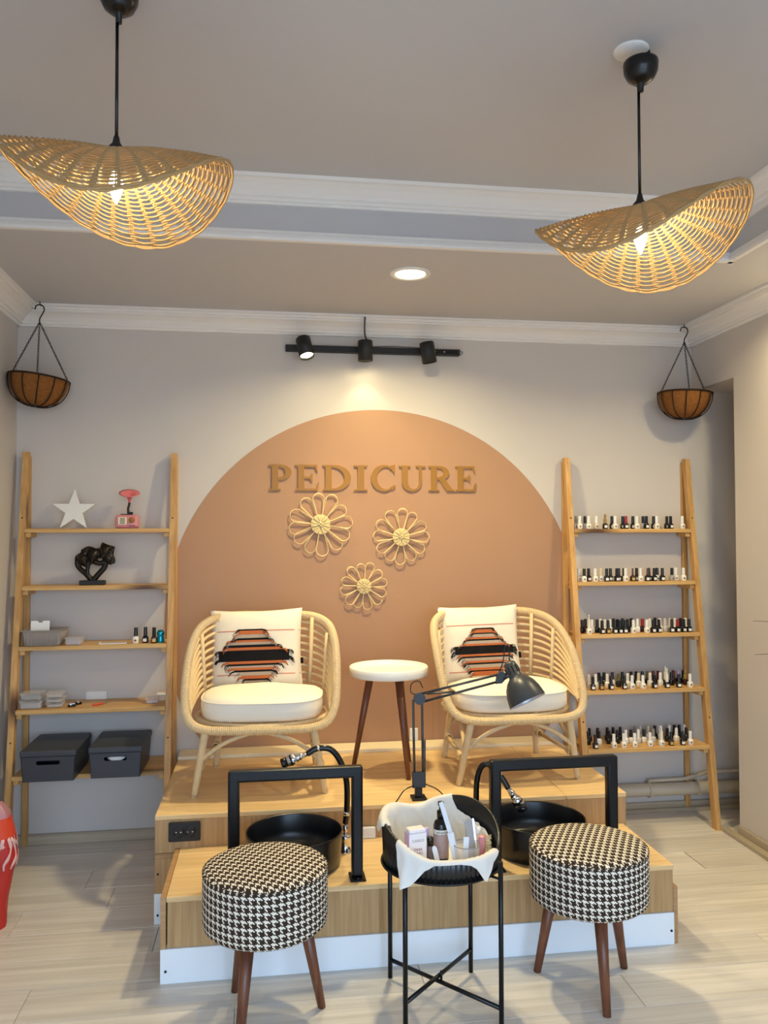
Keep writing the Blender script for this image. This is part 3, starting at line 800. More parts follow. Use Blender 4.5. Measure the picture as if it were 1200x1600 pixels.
def pillow(label, loc, rz, lean, roll, rows, name_seed, lines, wid=.2):
    t = thing('throw_pillow', label, 'pillow', loc, rz, 'cream throw pillows')
    t.rotation_euler = (lean, roll, rz)
    S, T = wid, .060
    def half(u, v, sgn):           # u,v in -1..1 ; local x across, z up, -y is the front
        pinch = 1 - 0.055 * (1 - u * u) * abs(v) ** 6 - 0
        pinchx = 1 - 0.055 * (1 - v * v) * abs(u) ** 6
        th = T * ((1 - abs(u) ** 3.2) * (1 - abs(v) ** 3.2)) ** 0.55
        th += 0.006 * noise.noise((u * 2 + name_seed, v * 2.2, sgn)) * (1 - u * u) * (1 - v * v)
        return Vector((u * S * pinchx, sgn * th, v * .196 * pinch + .196))
    mb = MB()
    mb.grid(lambda a, b: half(2 * a - 1, 2 * b - 1, -1), 33, 33)
    mb.grid(lambda a, b: half(2 * a - 1, 2 * b - 1, 1), 33, 33)
    mb.build('cover', M_PILLOW, t)
    def front(u, v, off): 
        p = half(u, v, -1); return Vector((p.x, p.y - off, p.z))
    def band(name, rowsegs, m, off, thick=True):
        b = MB()
        for (v0, v1, ua, ub) in rowsegs:
            n = 14
            A = [front(ua + (ub - ua) * i / (n - 1), v0, off) for i in range(n)]; B = [front(ua + (ub - ua) * i / (n - 1), v1, off) for i in range(n)]
            b.strip(A, B, (0, off + .003, 0), False)
        b.build(name, m, t)
    for name, m, segs in rows: 
        for sg in segs: band(name, [sg], m, .0045)
    for (v, dv) in lines: band('woven_stripe', [(v + .012 + dv, v - .012 + dv, -.97, .97)], M_PINKLINE, .0012)
    # fringe strands at both ends of the patch rows
    rr = random.Random(name_seed)
    for name, m, segs in rows:
        fr = MB(); cnt = 0
        for (v0, v1, ua, ub) in segs:
            if name == 'cream_stripe': continue
            for u, d in ((ua, -1), (ub, 1)):
                for k in range(4 if abs(v0 - v1) < .12 else 14):
                    vv = v1 + (v0 - v1) * rr.random(); L = rr.uniform(.05, .14)
                    p0 = front(u, vv, .004); p1 = front(max(-.96, min(.96, u + d * L * .6)), vv - .02, .010); p2 = front(max(-.96, min(.96, u + d * L * .9)), vv - .02 - L * .55, .007)
                    fr.tube([p0, p1, p2], .0016, 4); cnt += 1
        if cnt: fr.build('fringe', m, t, kind='stuff')
    MB().box((S * .94, -.003, .13), (S * .94 + .014, .001, .158)).build('care_tag', M_INK, t)
G, K, O, C_ = 'grey_stripe', 'black_stripe', 'rust_stripe', 'cream_stripe'
def rows_from(tab):
    mm = {'K': ('black_stripe', M_INK), 'O': ('rust_stripe', M_ORANGE), 'G': ('grey_stripe', M_GREYYARN), 'C': ('cream_stripe', M_PILLOW)}
    out = {}
    for code, v0, v1, a, b in tab: out.setdefault(code, []).append((v0, v1, a, b))
    return [(mm[c][0], mm[c][1], s) for c, s in out.items()]
TABL = [('K', .50, .465, -.33, .16), ('O', .465, .37, -.36, .18), ('G', .37, .29, -.37, .24), ('K', .29, .24, -.40, .30), ('O', .24, .19, -.52, .30), ('G', .19, .13, -.54, .36),
        ('K', .13, .07, -.58, .50), ('O', .07, .005, -.60, .58), ('K', .005, -.25, -.80, .72), ('O', -.25, -.31, -.62, .58), ('K', -.31, -.355, -.55, .48), ('G', -.355, -.40, -.53, .40),
        ('O', -.40, -.455, -.50, .38), ('K', -.455, -.50, -.45, .36), ('G', -.50, -.58, -.34, .34), ('O', -.58, -.66, -.30, .30), ('K', -.66, -.70, -.22, .22), ('G', -.70, -.77, -.2, .2), ('O', -.77, -.83, -.25, .25)]
TABR = [('K', .42, .385, -.16, .22), ('O', .385, .30, -.20, .26), ('K', .30, .27, -.22, .28), ('G', .27, .20, -.28, .34), ('O', .20, .15, -.34, .40), ('K', .15, .11, -.38, .44), ('G', .11, .04, -.44, .50),
        ('O', .04, -.01, -.50, .56), ('K', -.01, -.21, -.68, .76), ('O', -.21, -.26, -.58, .66), ('K', -.26, -.30, -.52, .62), ('G', -.30, -.37, -.46, .56), ('O', -.37, -.42, -.44, .52), ('K', -.42, -.46, -.40, .48),
        ('G', -.46, -.54, -.36, .44), ('O', -.54, -.60, -.34, .40), ('K', -.60, -.63, -.30, .36), ('O', -.63, -.74, -.26, .32)]
pillow('cream throw pillow with ragged black and rust patch on the left armchair', place(CHL, RZL, (-.040, .172, .345)), RZL + radians(-2), radians(-11), radians(-1.5), rows_from(TABL), 11, ((.46, 0), (-.60, .04)), .216)
pillow('cream throw pillow with stepped rust and black patch on the right armchair', place(CHR, RZR, (-.050, .165, .345)), RZR + radians(-2), radians(-11), radians(-1.5), rows_from(TABR), 5, ((.50, 0), (-.66, .03)), .200)

# ------------------------------------------------------------------ round side table
t = thing('side_table', 'round white tray-top side table with three brown legs between the armchairs', 'table', (0.540, 3.680, UZ - .0))
TT = -.020
MB().lathe([(0, .435), (.170, .435), (.178, .438), (.180, .445), (.181, .475), (.178, .478), (.1745, .476), (.172, .462), (.166, .458), (0, .458)], seg=64).build('tray_top', M_OFFW, t)
for a in (radians(160), radians(-67), radians(47)):
    MB().tube([(.085 * cos(a), .085 * sin(a), .436), (.168 * cos(a), .168 * sin(a), .002)], [.0185, .0105], 14).build('leg', M_WALNUT, t)
    MB().lathe([(.020, .429), (.026, .429), (.026, .4345), (0, .4345)], (.085 * cos(a), .085 * sin(a), 0), seg=14).build('leg_plate', M_BLACKM, t)

# ------------------------------------------------------------------ black frames, basins, hose taps
def frame(label, x0, x1, y, top):
    t = thing('metal_frame', label, 'frame', ((x0 + x1) / 2, y, LZ), group='black metal frames on the lower step')
    h = top - LZ; hw = (x1 - x0) / 2; w = .040
    MB().box((-hw, -.019, h - w), (hw, .019, h), .008).build('top_bar', M_BLACK, t)
    for s in (-1, 1):
        MB().box((s * hw, -.0192, .006), (s * (hw - w), .0192, h - w * .35), .008).build('upright', M_BLACK, t)
        f = MB().box((s * hw - (.010 if s > 0 else -.0 + .006), -.040, 0), (s * (hw - w) + (-.008 if s > 0 else .014), .030, .006), .0015)
        p = MB().box((min(s * hw, s * (hw - w)) - .008, -.044, 0), (max(s * hw, s * (hw - w)) + .008, .032, .006), .0015).build('foot_plate', M_BLACK, t)
        MB().lathe([(0, 0), (.005, 0), (.004, .003), (0, .003)], (s * (hw - w / 2), -.032, .006), seg=8).build('bolt', M_DARKMET, p)
frame('black metal frame on the lower step behind the left stool', -0.145, 0.325, 2.862, 0.678)
frame('black metal frame on the lower step behind the right stool', 0.790, 1.275, 2.862, 0.676)
def basin(label, x, y, R):
    t = thing('foot_basin', label, 'basin', (x, y, LZ), group='round black foot basins')
    MB().lathe([(0, 0.001), (R * .93, 0.001), (R * .96, .006), (R * .985, .06), (R, .118), (R * .998, .123), (R * .985, .124), (R * .972, .119), (R * .955, .06), (R * .90, .022), (R * .8, .014), (.03, .011), (0, .011)], seg=72).build('bowl', M_BLACKM2, t)
    MB().lathe([(.0, .0112), (.026, .0112), (.028, .014), (.020, .017), (0, .018)], seg=24).build('drain_cap', M_DARKMET, t)
M_BLACKM2 = mat('satin_black_basin', '#101216', 0.3)
basin('round black basin behind the left stool', 0.088, 3.010, 0.177)
basin('round black basin behind the right stool', 1.020, 3.010, 0.182)
def shower(label, base, pts, headdir, seed):
    t = thing('hose_tap', label, 'tap', base, group='hose taps beside the basins')
    B = Vector(base)
    L = [Vector(p) - B for p in pts]
    c = bez(L, 10)
    MB().lathe([(0, 0), (.026, 0), (.026, .004), (.021, .008), (.019, .045), (.022, .050), (.022, .062), (.016, .066), (0, .066)], (0, 0, 0), (0, 0, 1), 24).build('tap_body', M_CHROME, t)
    MB().tube([(0, 0, .045), (.030, .012, .060), (.042, .016, .075)], [.010, .009, .007], 10).build('lever', M_CHROME, t)
    MB().tube([(0, 0, .055), tuple(L[0])], .009, 12).build('hose_nut', M_CHROME, t)
    MB().tube(c, .0115, 12).build('hose', M_BLACKG, t)
    n = len(c)
    for f in (.10, .80):
        i = int(n * f); MB().tube([c[i], c[i + 1], c[i + 2]], .0128, 12).build('hose_sleeve', M_CHROME, t)
    d = Vector(headdir).normalized(); e = c[-1]
    MB().lathe([(0, 0), (.010, 0), (.011, .022), (.013, .024), (.013, .030), (.011, .032), (.0145, .040), (.0150, .046), (0, .046)], e, d, 16).build('hose_coupling', M_CHROME, t)
    sp = MB().lathe([(0, .046), (.016, .046), (.020, .054), (.021, .078), (.0195, .080), (0, .080)], e, d, 20).build('spray_head', M_CHROME, t)
    MB().lathe([(.0175, .080), (.0185, .080), (.0195, .100), (.018, .104), (0, .104)], e, d, 20).build('spray_ring', M_BLACKG, t)
    MB().lathe([(.0195, .060), (.0212, .062), (.0212, .068), (.0195, .070)], e, d, 20).build('grip_band', M_BLACKG, sp)
shower('chrome tap with arched black hose beside the left basin', (0.285, 3.095, LZ), [(.285, 3.09, .395), (.290, 3.08, .46), (.286, 3.06, .565), (.262, 3.06, .640), (.225, 3.06, .685), (.175, 3.06, .690), (.140, 3.06, .672)], (-1, 0, -.35), 1)
shower('chrome tap with arched black hose beside the right basin', (0.800, 3.085, LZ), [(.800, 3.09, .385), (.798, 3.09, .45), (.800, 3.08, .54), (.818, 3.07, .595), (.850, 3.06, .598), (.885, 3.05, .560), (.912, 3.04, .515)], (.55, -.1, -.8), 2)

# ------------------------------------------------------------------ houndstooth stools
def stool(label, loc, angs):
    t = thing('round_stool', label, 'stool', loc, 0, 'houndstooth stools')
    R, z0, z1 = .194, .287, .462
    mb = MB().lathe([(0, z0), (R * .93, z0), (R * .985, z0 + .010), (R, z0 + .030), (R, z1 - .014), (R * .992, z1 - .004)], seg=96)
    mb.uv = lambda p, co: side_uv(p, co, R)
    o = mb.build('side_cover', M_HOUND, t)
    mb = MB().lathe([(R * .992, z1 - .004), (R * .96, z1 + .003), (R * .88, z1 + .008), (R * .6, z1 + .013), (R * .3, z1 + .016), (.001, z1 + .017)], seg=96)
    ca, sa = cos(.5), sin(.5)
    mb.uv = lambda p, co: (co.x * ca - co.y * sa + .3, co.x * sa + co.y * ca + .3)
    mb.build('top_cover', M_HOUND, t)
    pb_ = MB().tube([((R * .994) * cos(2 * pi * k / 96), (R * .994) * sin(2 * pi * k / 96), z1 - .0035) for k in range(96)], .0022, 6, closed=True)
    pb_.uv = lambda p, co: (atan2(co.y, co.x) * R, co.z)
    pb_.build('piping', M_HOUND, t)
    for a in angs:
        MB().tube([(.120 * cos(a), .120 * sin(a), z0 + .004), (.178 * cos(a), .178 * sin(a), .0)], [.0215, .0125], 16).build('leg', M_WALNUT, t)
def side_uv(p, co, R):
    a = atan2(co.y, co.x); ac = atan2(p.center.y, p.center.x)
    if a - ac > pi: a -= 2 * pi
    if ac - a > pi: a += 2 * pi
    rr = hypot(co.x, co.y)
    return (a * R + 2, co.z + (R - rr) * (0.8 if co.z > .35 else -0.6))
stool('houndstooth upholstered round stool standing before the left basin', (-0.014, 2.572, 0), (radians(-115), radians(6), radians(124)))
stool('houndstooth upholstered round stool standing before the right basin', (1.052, 2.590, 0), (radians(-95), radians(27), radians(145)))

# ------------------------------------------------------------------ tray table with lined tray
TB = (0.546, 2.572, 0)
t = thing('tray_table', 'small black metal tray table with crossed base between the stools', 'table', TB)
TL = [(0.403, 2.728), (0.681, 2.722), (0.407, 2.442), (0.695, 2.400)]
TL = [(x - TB[0], y - TB[1]) for x, y in TL]
for x, y in TL: MB().tube([(x, y, 0), (x, y, .500)], .0078, 10).build('leg', M_BLACK, t)
for a, b in ((0, 3), (1, 2)):
    (xa, ya), (xb, yb) = TL[a], TL[b]; dz = .003 if a else -.003
    MB().tube([(xa, ya, .068 + dz * 2.8), (xb, yb, .068 + dz * 2.8)], .0068, 10).build('cross_bar', M_BLACK, t)
MB().lathe([(0, .058), (.004, .058), (.004, .094), (0, .094)], (0, 0, 0), seg=8).build('cross_bolt', M_BLACK, t)
RING = [(.1905 * cos(a), .1905 * sin(a), .4475) for a in [2 * pi * k / 64 for k in range(64)]]
MB().tube(RING, .0042, 8, closed=True).build('tray_ring', M_BLACK, t)
for x, y in TL:
    q_ = .190 / hypot(x, y)
    MB().tube([(x * q_, y * q_, .4475), (x, y, .4475)], .0042, 8).build('ring_arm', M_BLACK, t)
RT = .184
def rim_h(a):
    # two raised handle sides: at the left and at the right, pushed towards the back
    def bump(c, w): 
        d = (a - c + pi) % (2 * pi) - pi
        return max(0.0, cos(min(pi / 2, abs(d) * w))) ** 1.5
    return .512 + .075 * bump(radians(172), 1.15) + .080 * bump(radians(40), 1.25) + .040 * bump(radians(105), 1.2)
tr = thing('serving_tray', 'round black fluted tray with raised handle sides on the tray table', 'tray', TB)
mb = MB(); n = 288
rows = [(.02, .447, 0), (.150, .447, 0), (.170, .449, 0), (.176, .456, 1), (.178, None, .5), (RT - .002, None, 1.0), (RT + .004, None, 1.0), (RT + .006, None, .97), (RT + .003, None, .5), (.1845, .4440, 1), (.176, .4405, 0), (.02, .4405, 0)]
vs = []
for i, (r, z, f) in enumerate(rows):
    for k in range(n):
        a = 2 * pi * k / n
        zz = z if z is not None else .449 + (rim_h(a) - .449) * f
        rr = r + (.0020 if (k % 4 < 2 and 7 <= i <= 9) else 0)
        vs.append((rr * cos(a), rr * sin(a), zz))
fs = [(i * n + k, i * n + (k + 1) % n, (i + 1) * n + (k + 1) % n, (i + 1) * n + k) for i in range(len(rows) - 1) for k in range(n)]
fs.append(tuple(range(n))[::-1]); fs.append(tuple((len(rows) - 1) * n + k for k in range(n)))
mb.add(vs, fs, True); mb.build('tray_body', M_BLACKM2, tr)
# thin white paper liner, hanging over the rim in two flaps
def lerp_tab(tab, a):
    for (a0, v0), (a1, v1) in zip(tab, tab[1:]):   # linear table look-up
        if a0 <= a <= a1: return v0 + (v1 - v0) * (a - a0) / (a1 - a0)
    return tab[-1][1]
HANG = [(0, -.055), (40, -.06), (58, -.045), (66, .0), (75, .010), (110, .012), (150, .015), (168, .020), (178, .040), (186, .020), (192, -.02), (205, -.035), (212, -.01), (220, .05), (228, .092), (234, .075), (244, .025), (252, .004),
        (262, .002), (275, .001), (285, .008), (290, .020), (297, .060), (300, .062), (312, .020), (322, .004), (332, -.02), (360, -.055)]
mb = MB(); n = 180; nt_ = 22; vs = []
for j in range(nt_):
    for k in range(n):
        a = 2 * pi * k / n; deg = 360 * k / n
        h = lerp_tab(HANG, deg); H = rim_h(a)
        wr = noise.noise((cos(a) * 4, sin(a) * 4, j * .35)) + .9 * noise.noise((cos(a) * 11, sin(a) * 11, j * .22 + 5))
        total_in = H - .449
        tt = j / (nt_ - 1)
        if tt < .3: r = .02 + (.150 - .02) * tt / .3; z = .4505 + .0015 * abs(wr); 
        else:
            s = (tt - .3) / .7
            wall = total_in + min(h, 0.0)
            over = max(h, 0.0) + (.024 if h > -0.005 else 0)
            d = s * (wall + over)
            if d <= wall:
                q = d / max(total_in, 1e-4); r = .150 + (RT - .006 - .150) * q ** .6 - .004 - .008 * abs(wr) * min(1, s * 3); z = .4505 + d + .003 * wr * s
            else:
                e = d - wall
                if e < .012: r = RT - .006 + e * 1.15; z = .4505 + wall + .004
                elif e < .024: r = RT + .0078 + (e - .012) * .5; z = .4505 + wall + .004 - (e - .012) * .6
                else: r = RT + .0138 + (e - .024) * (.18 + .35 * max(0, 1 - abs(deg - 228) / 14)) + .005 * wr * min(1, (e - .024) / .02); z = .4505 + wall - .003 - (e - .024)
        vs.append((r * cos(a), r * sin(a), z))
fs = [(i * n + k, i * n + (k + 1) % n, (i + 1) * n + (k + 1) % n, (i + 1) * n + k) for i in range(nt_ - 1) for k in range(n)]
fs.append(tuple(range(n)))
ln = thing('paper_liner', 'crumpled white paper liner draped over the rim of the black tray', 'liner', TB)
mb.add(vs, fs, True); mb.build('sheet', M_TISSUE, ln, weld=True)
TZ = .4545
# things in the tray
t = thing('carton', 'small white carton with lilac side, at the left in the lined tray', 'carton', (0.452, 2.505, TZ), radians(12))
M_CARTON = mat('carton_white', '#efe9ea', .5); M_LILAC = mat('carton_lilac', '#d9b7e4', .5); M_GREYTX = mat('grey_print', '#8f8a8c', .6); M_REDTX = mat('red_print', '#a02c3c', .6)
MB().box((-.029, -.019, 0), (.029, .019, .112), .0008).build('box', M_CARTON, t)
MB().box((-.0302, -.019, 0.0005), (-.0291, .019, .1115)).build('lilac_side', M_LILAC, t, 'lilac side panel')
MB().box((-.028, -.018, .1121), (.028, .018, .124), .003).build('top_flap', M_CARTON, t)
for s_, sz, z, m in (('CARILO', .0115, .086, M_GREYTX), ('TIMA', .0125, .058, M_REDTX), ('RIMO', .0125, .046, M_REDTX)):
    o = text_mesh('lettering', s_, sz, m, t); o.location = (0.0, -.0194, z); o.rotation_euler = (radians(90), 0, 0)
t = thing('cuticle_bottle', 'slim pinkish bottle with lilac cap behind the white carton', 'bottle', (0.496, 2.560, TZ))
MB().lathe([(0, 0), (.010, 0), (.011, .003), (.011, .052), (.007, .058), (0, .058)], seg=16).build('body', mat('rose_glass', '#8f7078', .2), t)
MB().lathe([(0, .058), (.0088, .058), (.0083, .100), (.007, .102), (0, .102)], seg=16).build('cap', M_LILAC, t)
t = thing('mascara_tube', 'short black-capped tube beside the white carton in the tray', 'bottle', (0.500, 2.515, TZ))
MB().lathe([(0, 0), (.011, 0), (.012, .004), (.012, .060), (.009, .064), (0, .064)], seg=16).build('body', mat('dusky_tube', '#75656a', .3), t)
MB().lathe([(0, .064), (.011, .064), (.011, .086), (.009, .089), (0, .089)], seg=16).build('cap', M_BLACKG, t)
t = thing('pump_bottle', 'black pump bottle with pinkish label in the middle of the tray', 'bottle', (0.543, 2.553, TZ))
MB().lathe([(0, 0), (.023, 0), (.0245, .004), (.0245, .112), (.020, .124), (.011, .130), (.011, .134), (0, .134)], seg=28).build('body', M_BLACKG, t)
mb = MB(); m_lab = mat('pinkish_label', '#b49a97', .5, noise_amt=.35, noise_scale=260)
mb.grid(lambda u, v: Vector((.0249 * cos(radians(190 + 160 * u)), .0249 * sin(radians(190 + 160 * u)), .012 + .075 * v)), 24, 2); mb.build('label', m_lab, t)
mb = MB(); mb.grid(lambda u, v: Vector((.0250 * cos(radians(190 + 160 * u)), .0250 * sin(radians(190 + 160 * u)), .0875 + .014 * v)), 24, 2); mb.build('label_band', M_TISSUE, t)
o = text_mesh('lettering', 'ethyrine', .0125, M_INK, t); o.location = (0, 0, .0905)
for v in o.data.vertices:
    a = v.co.x / .0253; v.co = (.0253 * sin(a), -.0253 * cos(a), v.co.y)
MB().lathe([(0, .134), (.013, .134), (.013, .156), (.006, .158), (.006, .172), (.010, .174), (.010, .184), (0, .185)], seg=18).build('pump', M_BLACKG, t)
MB().box((-.006, -.034, .174), (.006, .0, .183), .002).build('nozzle', M_BLACKG, t)
def file_(label, base, top, w, th, m, cat='nail file', name='nail_file', rnd=True):
    # rnd: rounded tip, else square
    a, b = Vector(base), Vector(top); d = (b - a); L = d.length; d.normalize()
    t = thing(name, label, cat, base)
    t.rotation_mode = 'QUATERNION'; t.rotation_quaternion = Vector((0, 0, 1)).rotation_difference(d)
    poly = [(-w / 2, 0), (w / 2, 0), (w / 2, L), (-w / 2, L)] if not rnd else [(-w / 2, 0), (w / 2, 0)] + [(w / 2 * cos(q), L - w / 2 + w / 2 * sin(q)) for q in [pi * k / 8 for k in range(9)]]
    MB().prism(poly, (0, th, 0), (0, -th / 2, 0), (1, 0, 0), (0, 0, 1)).build('blade', m, t)
    MB().prism([(x * .86, .004 + y * .975) for x, y in poly], (0, th + .0008, 0), (0, -th / 2 - .0004, 0)).build('abrasive_face', m, t)
M_FILE = mat('pale_file', '#dfe3ea', .6); M_GRIT = mat('grey_grit', '#a9a4a2', .7, noise_amt=.2, noise_scale=300)
file_('long white nail file sticking up highest out of the tray', (0.590, 2.484, TZ + .004), (0.535, 2.515, .650), .014, .003, M_FILE, rnd=False)
file_('short white nail file upright in the glass, left of its grey file', (0.580, 2.478, TZ + .004), (0.560, 2.492, .560), .020, .003, M_FILE, rnd=False)
file_('wider white nail file leaning in front of the pump bottle', (0.598, 2.462, TZ + .004), (0.606, 2.470, .552), .017, .003, M_FILE, rnd=False)
file_('small white file lying against the carton and the tube', (0.520, 2.462, TZ), (0.504, 2.475, .528), .015, .003, M_FILE)
file_('broad grey grit nail file standing in the glass', (0.634, 2.512, TZ + .004), (0.626, 2.524, .590), .024, .004, M_GRIT)
file_('thin silver cuticle pusher standing in the glass', (0.650, 2.500, TZ + .004), (0.640, 2.522, .592), .006, .004, M_CHROME, 'manicure tool', 'cuticle_pusher')
t = thing('glass_cup', 'clear plastic cup holding files at the right of the tray', 'cup', (0.612, 2.492, TZ - .001))
MB().lathe([(0, 0), (.040, 0), (.043, .070), (.042, .070), (.039, .002), (0, .002)], seg=36).build('cup', mat('clear_cup', '#dcd6d6', .08, alpha=.22), t)
MB().lathe([(.0425, .069), (.044, .0705), (.0425, .072), (.041, .0705)], seg=36, close=True).build('rim', mat('cup_rim', '#8d8a8c', .2), t)
t = thing('scrub_brush', 'wooden scrub brush with pale bristles at the right edge of the tray', 'brush', (0.674, 2.522, TZ), radians(-20))
MB().box((-.016, -.012, 0), (.006, .012, .082), .006).build('handle', M_PINK, t)
mb = MB(); rr = random.Random(3)   # bristle tufts
for k in range(9):
    for j in range(3):
        for q in range(3): mb.tube([(.006, -.008 + .008 * j + rr.uniform(-.002, .002), .006 + .009 * k), (.024 + rr.uniform(-.003, .003), -.008 + .008 * j + rr.uniform(-.003, .003), .008 + .009 * k + rr.uniform(-.003, .003))], .0007, 4)
mb.build('bristles', mat('bristle', '#d8c49a', .7), t)
t = thing('tissue', 'crumpled white tissue beside the scrub brush in the tray', 'tissue', (0.660, 2.575, TZ + .002))
mb = MB()
def tis(u, v):
    th = 2 * pi * u; ph = pi * v; d = Vector((sin(ph) * cos(th), sin(ph) * sin(th), cos(ph)))
    r = .036 * (1 + .55 * noise.noise(d * 2.3 + Vector((3, 1, 2))))
    return Vector((d.x * r * .7, d.y * r * .7, .045 + d.z * r * 1.25))
mb.grid(tis, 28, 18, wrap_u=True, smooth=False); mb.build('sheet', M_TISSUE, t)

# ------------------------------------------------------------------ desk lamp
t = thing('desk_lamp', 'dark grey jointed clamp lamp reaching in front of the right armchair', 'lamp', (0.602, 3.270, UZ))
B = Vector((0.602, 3.270, UZ))
def L_(p): return tuple(Vector(p) - B)
M_LAMP = mat('lamp_grey', '#33383f', .35)
M_LAMPIN = mat('lamp_inside', '#c9cbd0', .35, .3)
MB().box((-.030, -.030, 0), (.030, .030, .010), .002).build('clamp_foot', M_BLACKM, t)
MB().box((-.014, -.014, .010), (.014, .014, .048), .002).build('clamp_post', M_BLACKM, t)
MB().box((-.026, -.008, .045), (.030, .008, .110), .003).build('base_joint', M_LAMP, t)
for dx in (-.020, .024): MB().tube([(dx * .8, 0, .07), (dx * .85 - .004, 0, .405)], .0052, 8).build('lower_arm', M_LAMP, t)
MB().tube([(.024, .010, .085), (.026, .010, .235)], .0075, 10).build('spring', M_DARKMET, t)
MB().lathe([(0, -.009), (.024, -.009), (.024, .009), (0, .009)], (.006, 0, .408), (0, 1, 0), 24, False).build('elbow_joint', M_LAMP, t)
ua, ub = Vector((.004, 0, .425)), Vector((.335, -.03, .503))
MB().tube([ua, ub], .0052, 8).build('upper_arm', M_LAMP, t)
MB().tube([ua + Vector((.012, 0, -.032)), ub + Vector((-.006, 0, -.030))], .0052, 8).build('upper_arm', M_LAMP, t)
MB().tube([ua + Vector((.03, -.011, .004)), ua + Vector((.145, -.02, .010))], .0045, 8).build('spring', M_DARKMET, t)
MB().prism([(-.015, -.038), (.010, -.036), (.032, -.014), (.028, .004), (.004, .014), (-.010, -.005)], (0, .016, 0), (ub.x, ub.y - .008, ub.z)).build('head_joint', M_LAMP, t)
ax = Vector((.38, -.42, -.95)).normalized(); neck = Vector((.378, -.035, .545))
sh = MB().lathe([(0, -.010), (.012, -.010), (.022, -.006), (.0265, .002), (.028, .055), (.031, .060)], neck, ax, 28).build('lamp_neck', M_LAMP, t)
for k in range(10):
    a = 2 * pi * k / 10
    X = ax.orthogonal().normalized(); Y_ = ax.cross(X)
    c0 = neck + ax * .012 + (X * cos(a) + Y_ * sin(a)) * .0272; c1 = neck + ax * .042 + (X * cos(a) + Y_ * sin(a)) * .0284
    MB().tube([c0, c1], .0026, 6).build('vent_slot', M_BLACKG, sh)
MB().lathe([(.031, .060), (.046, .072), (.062, .095), (.073, .125), (.0785, .160), (.079, .166)], neck, ax, 40).build('lamp_shade', M_LAMP, t)
MB().lathe([(.079, .166), (.0775, .166), (.077, .160), (.0715, .126), (.060, .096), (.044, .074), (.0, .066)], neck, ax, 40).build('shade_lining', M_LAMPIN, t, 'pale inside of the shade')
MB().ball(neck + ax * .105, .024, 16, 10).build('bulb', M_WHITE, t)
MB().tube([ub + Vector((.02, -.006, -.018)), neck + ax * .05 + Vector((-.025, -.006, 0))], .006, 8).build('head_bracket', M_LAMP, t)
MB().tube(bez([ub + Vector((.002, .004, .010)), ub + Vector((.02, .01, .05)), ub + Vector((.03, .012, .110)), ub + Vector((.042, .008, .114)), ub + Vector((.044, 0, .085)), neck + Vector((0, 0, .006))], 8), .0026, 6).build('cord', M_BLACKG, t)
MB().tube(bez([(-.012, 0, .425), (-.03, 0, .435), (-.026, 0, .47), (.005, 0, .478), (.02, 0, .45)], 6), .0022, 6).build('cord', M_BLACKG, t)
MB().tube(bez([(-.012, -.004, .055), (-.06, -.02, .045), (-.10, -.052, .010), (-.135, -.065, -.02), (-.150, -.066, -.10)], 8), .0026, 6).build('cord', M_BLACKG, t)
MB().tube(bez([(.026, -.004, .060), (.07, -.03, .045), (.105, -.050, .012), (.125, -.062, -.02), (.13, -.066, -.10)], 8), .0026, 6).build('cord', M_BLACKG, t)

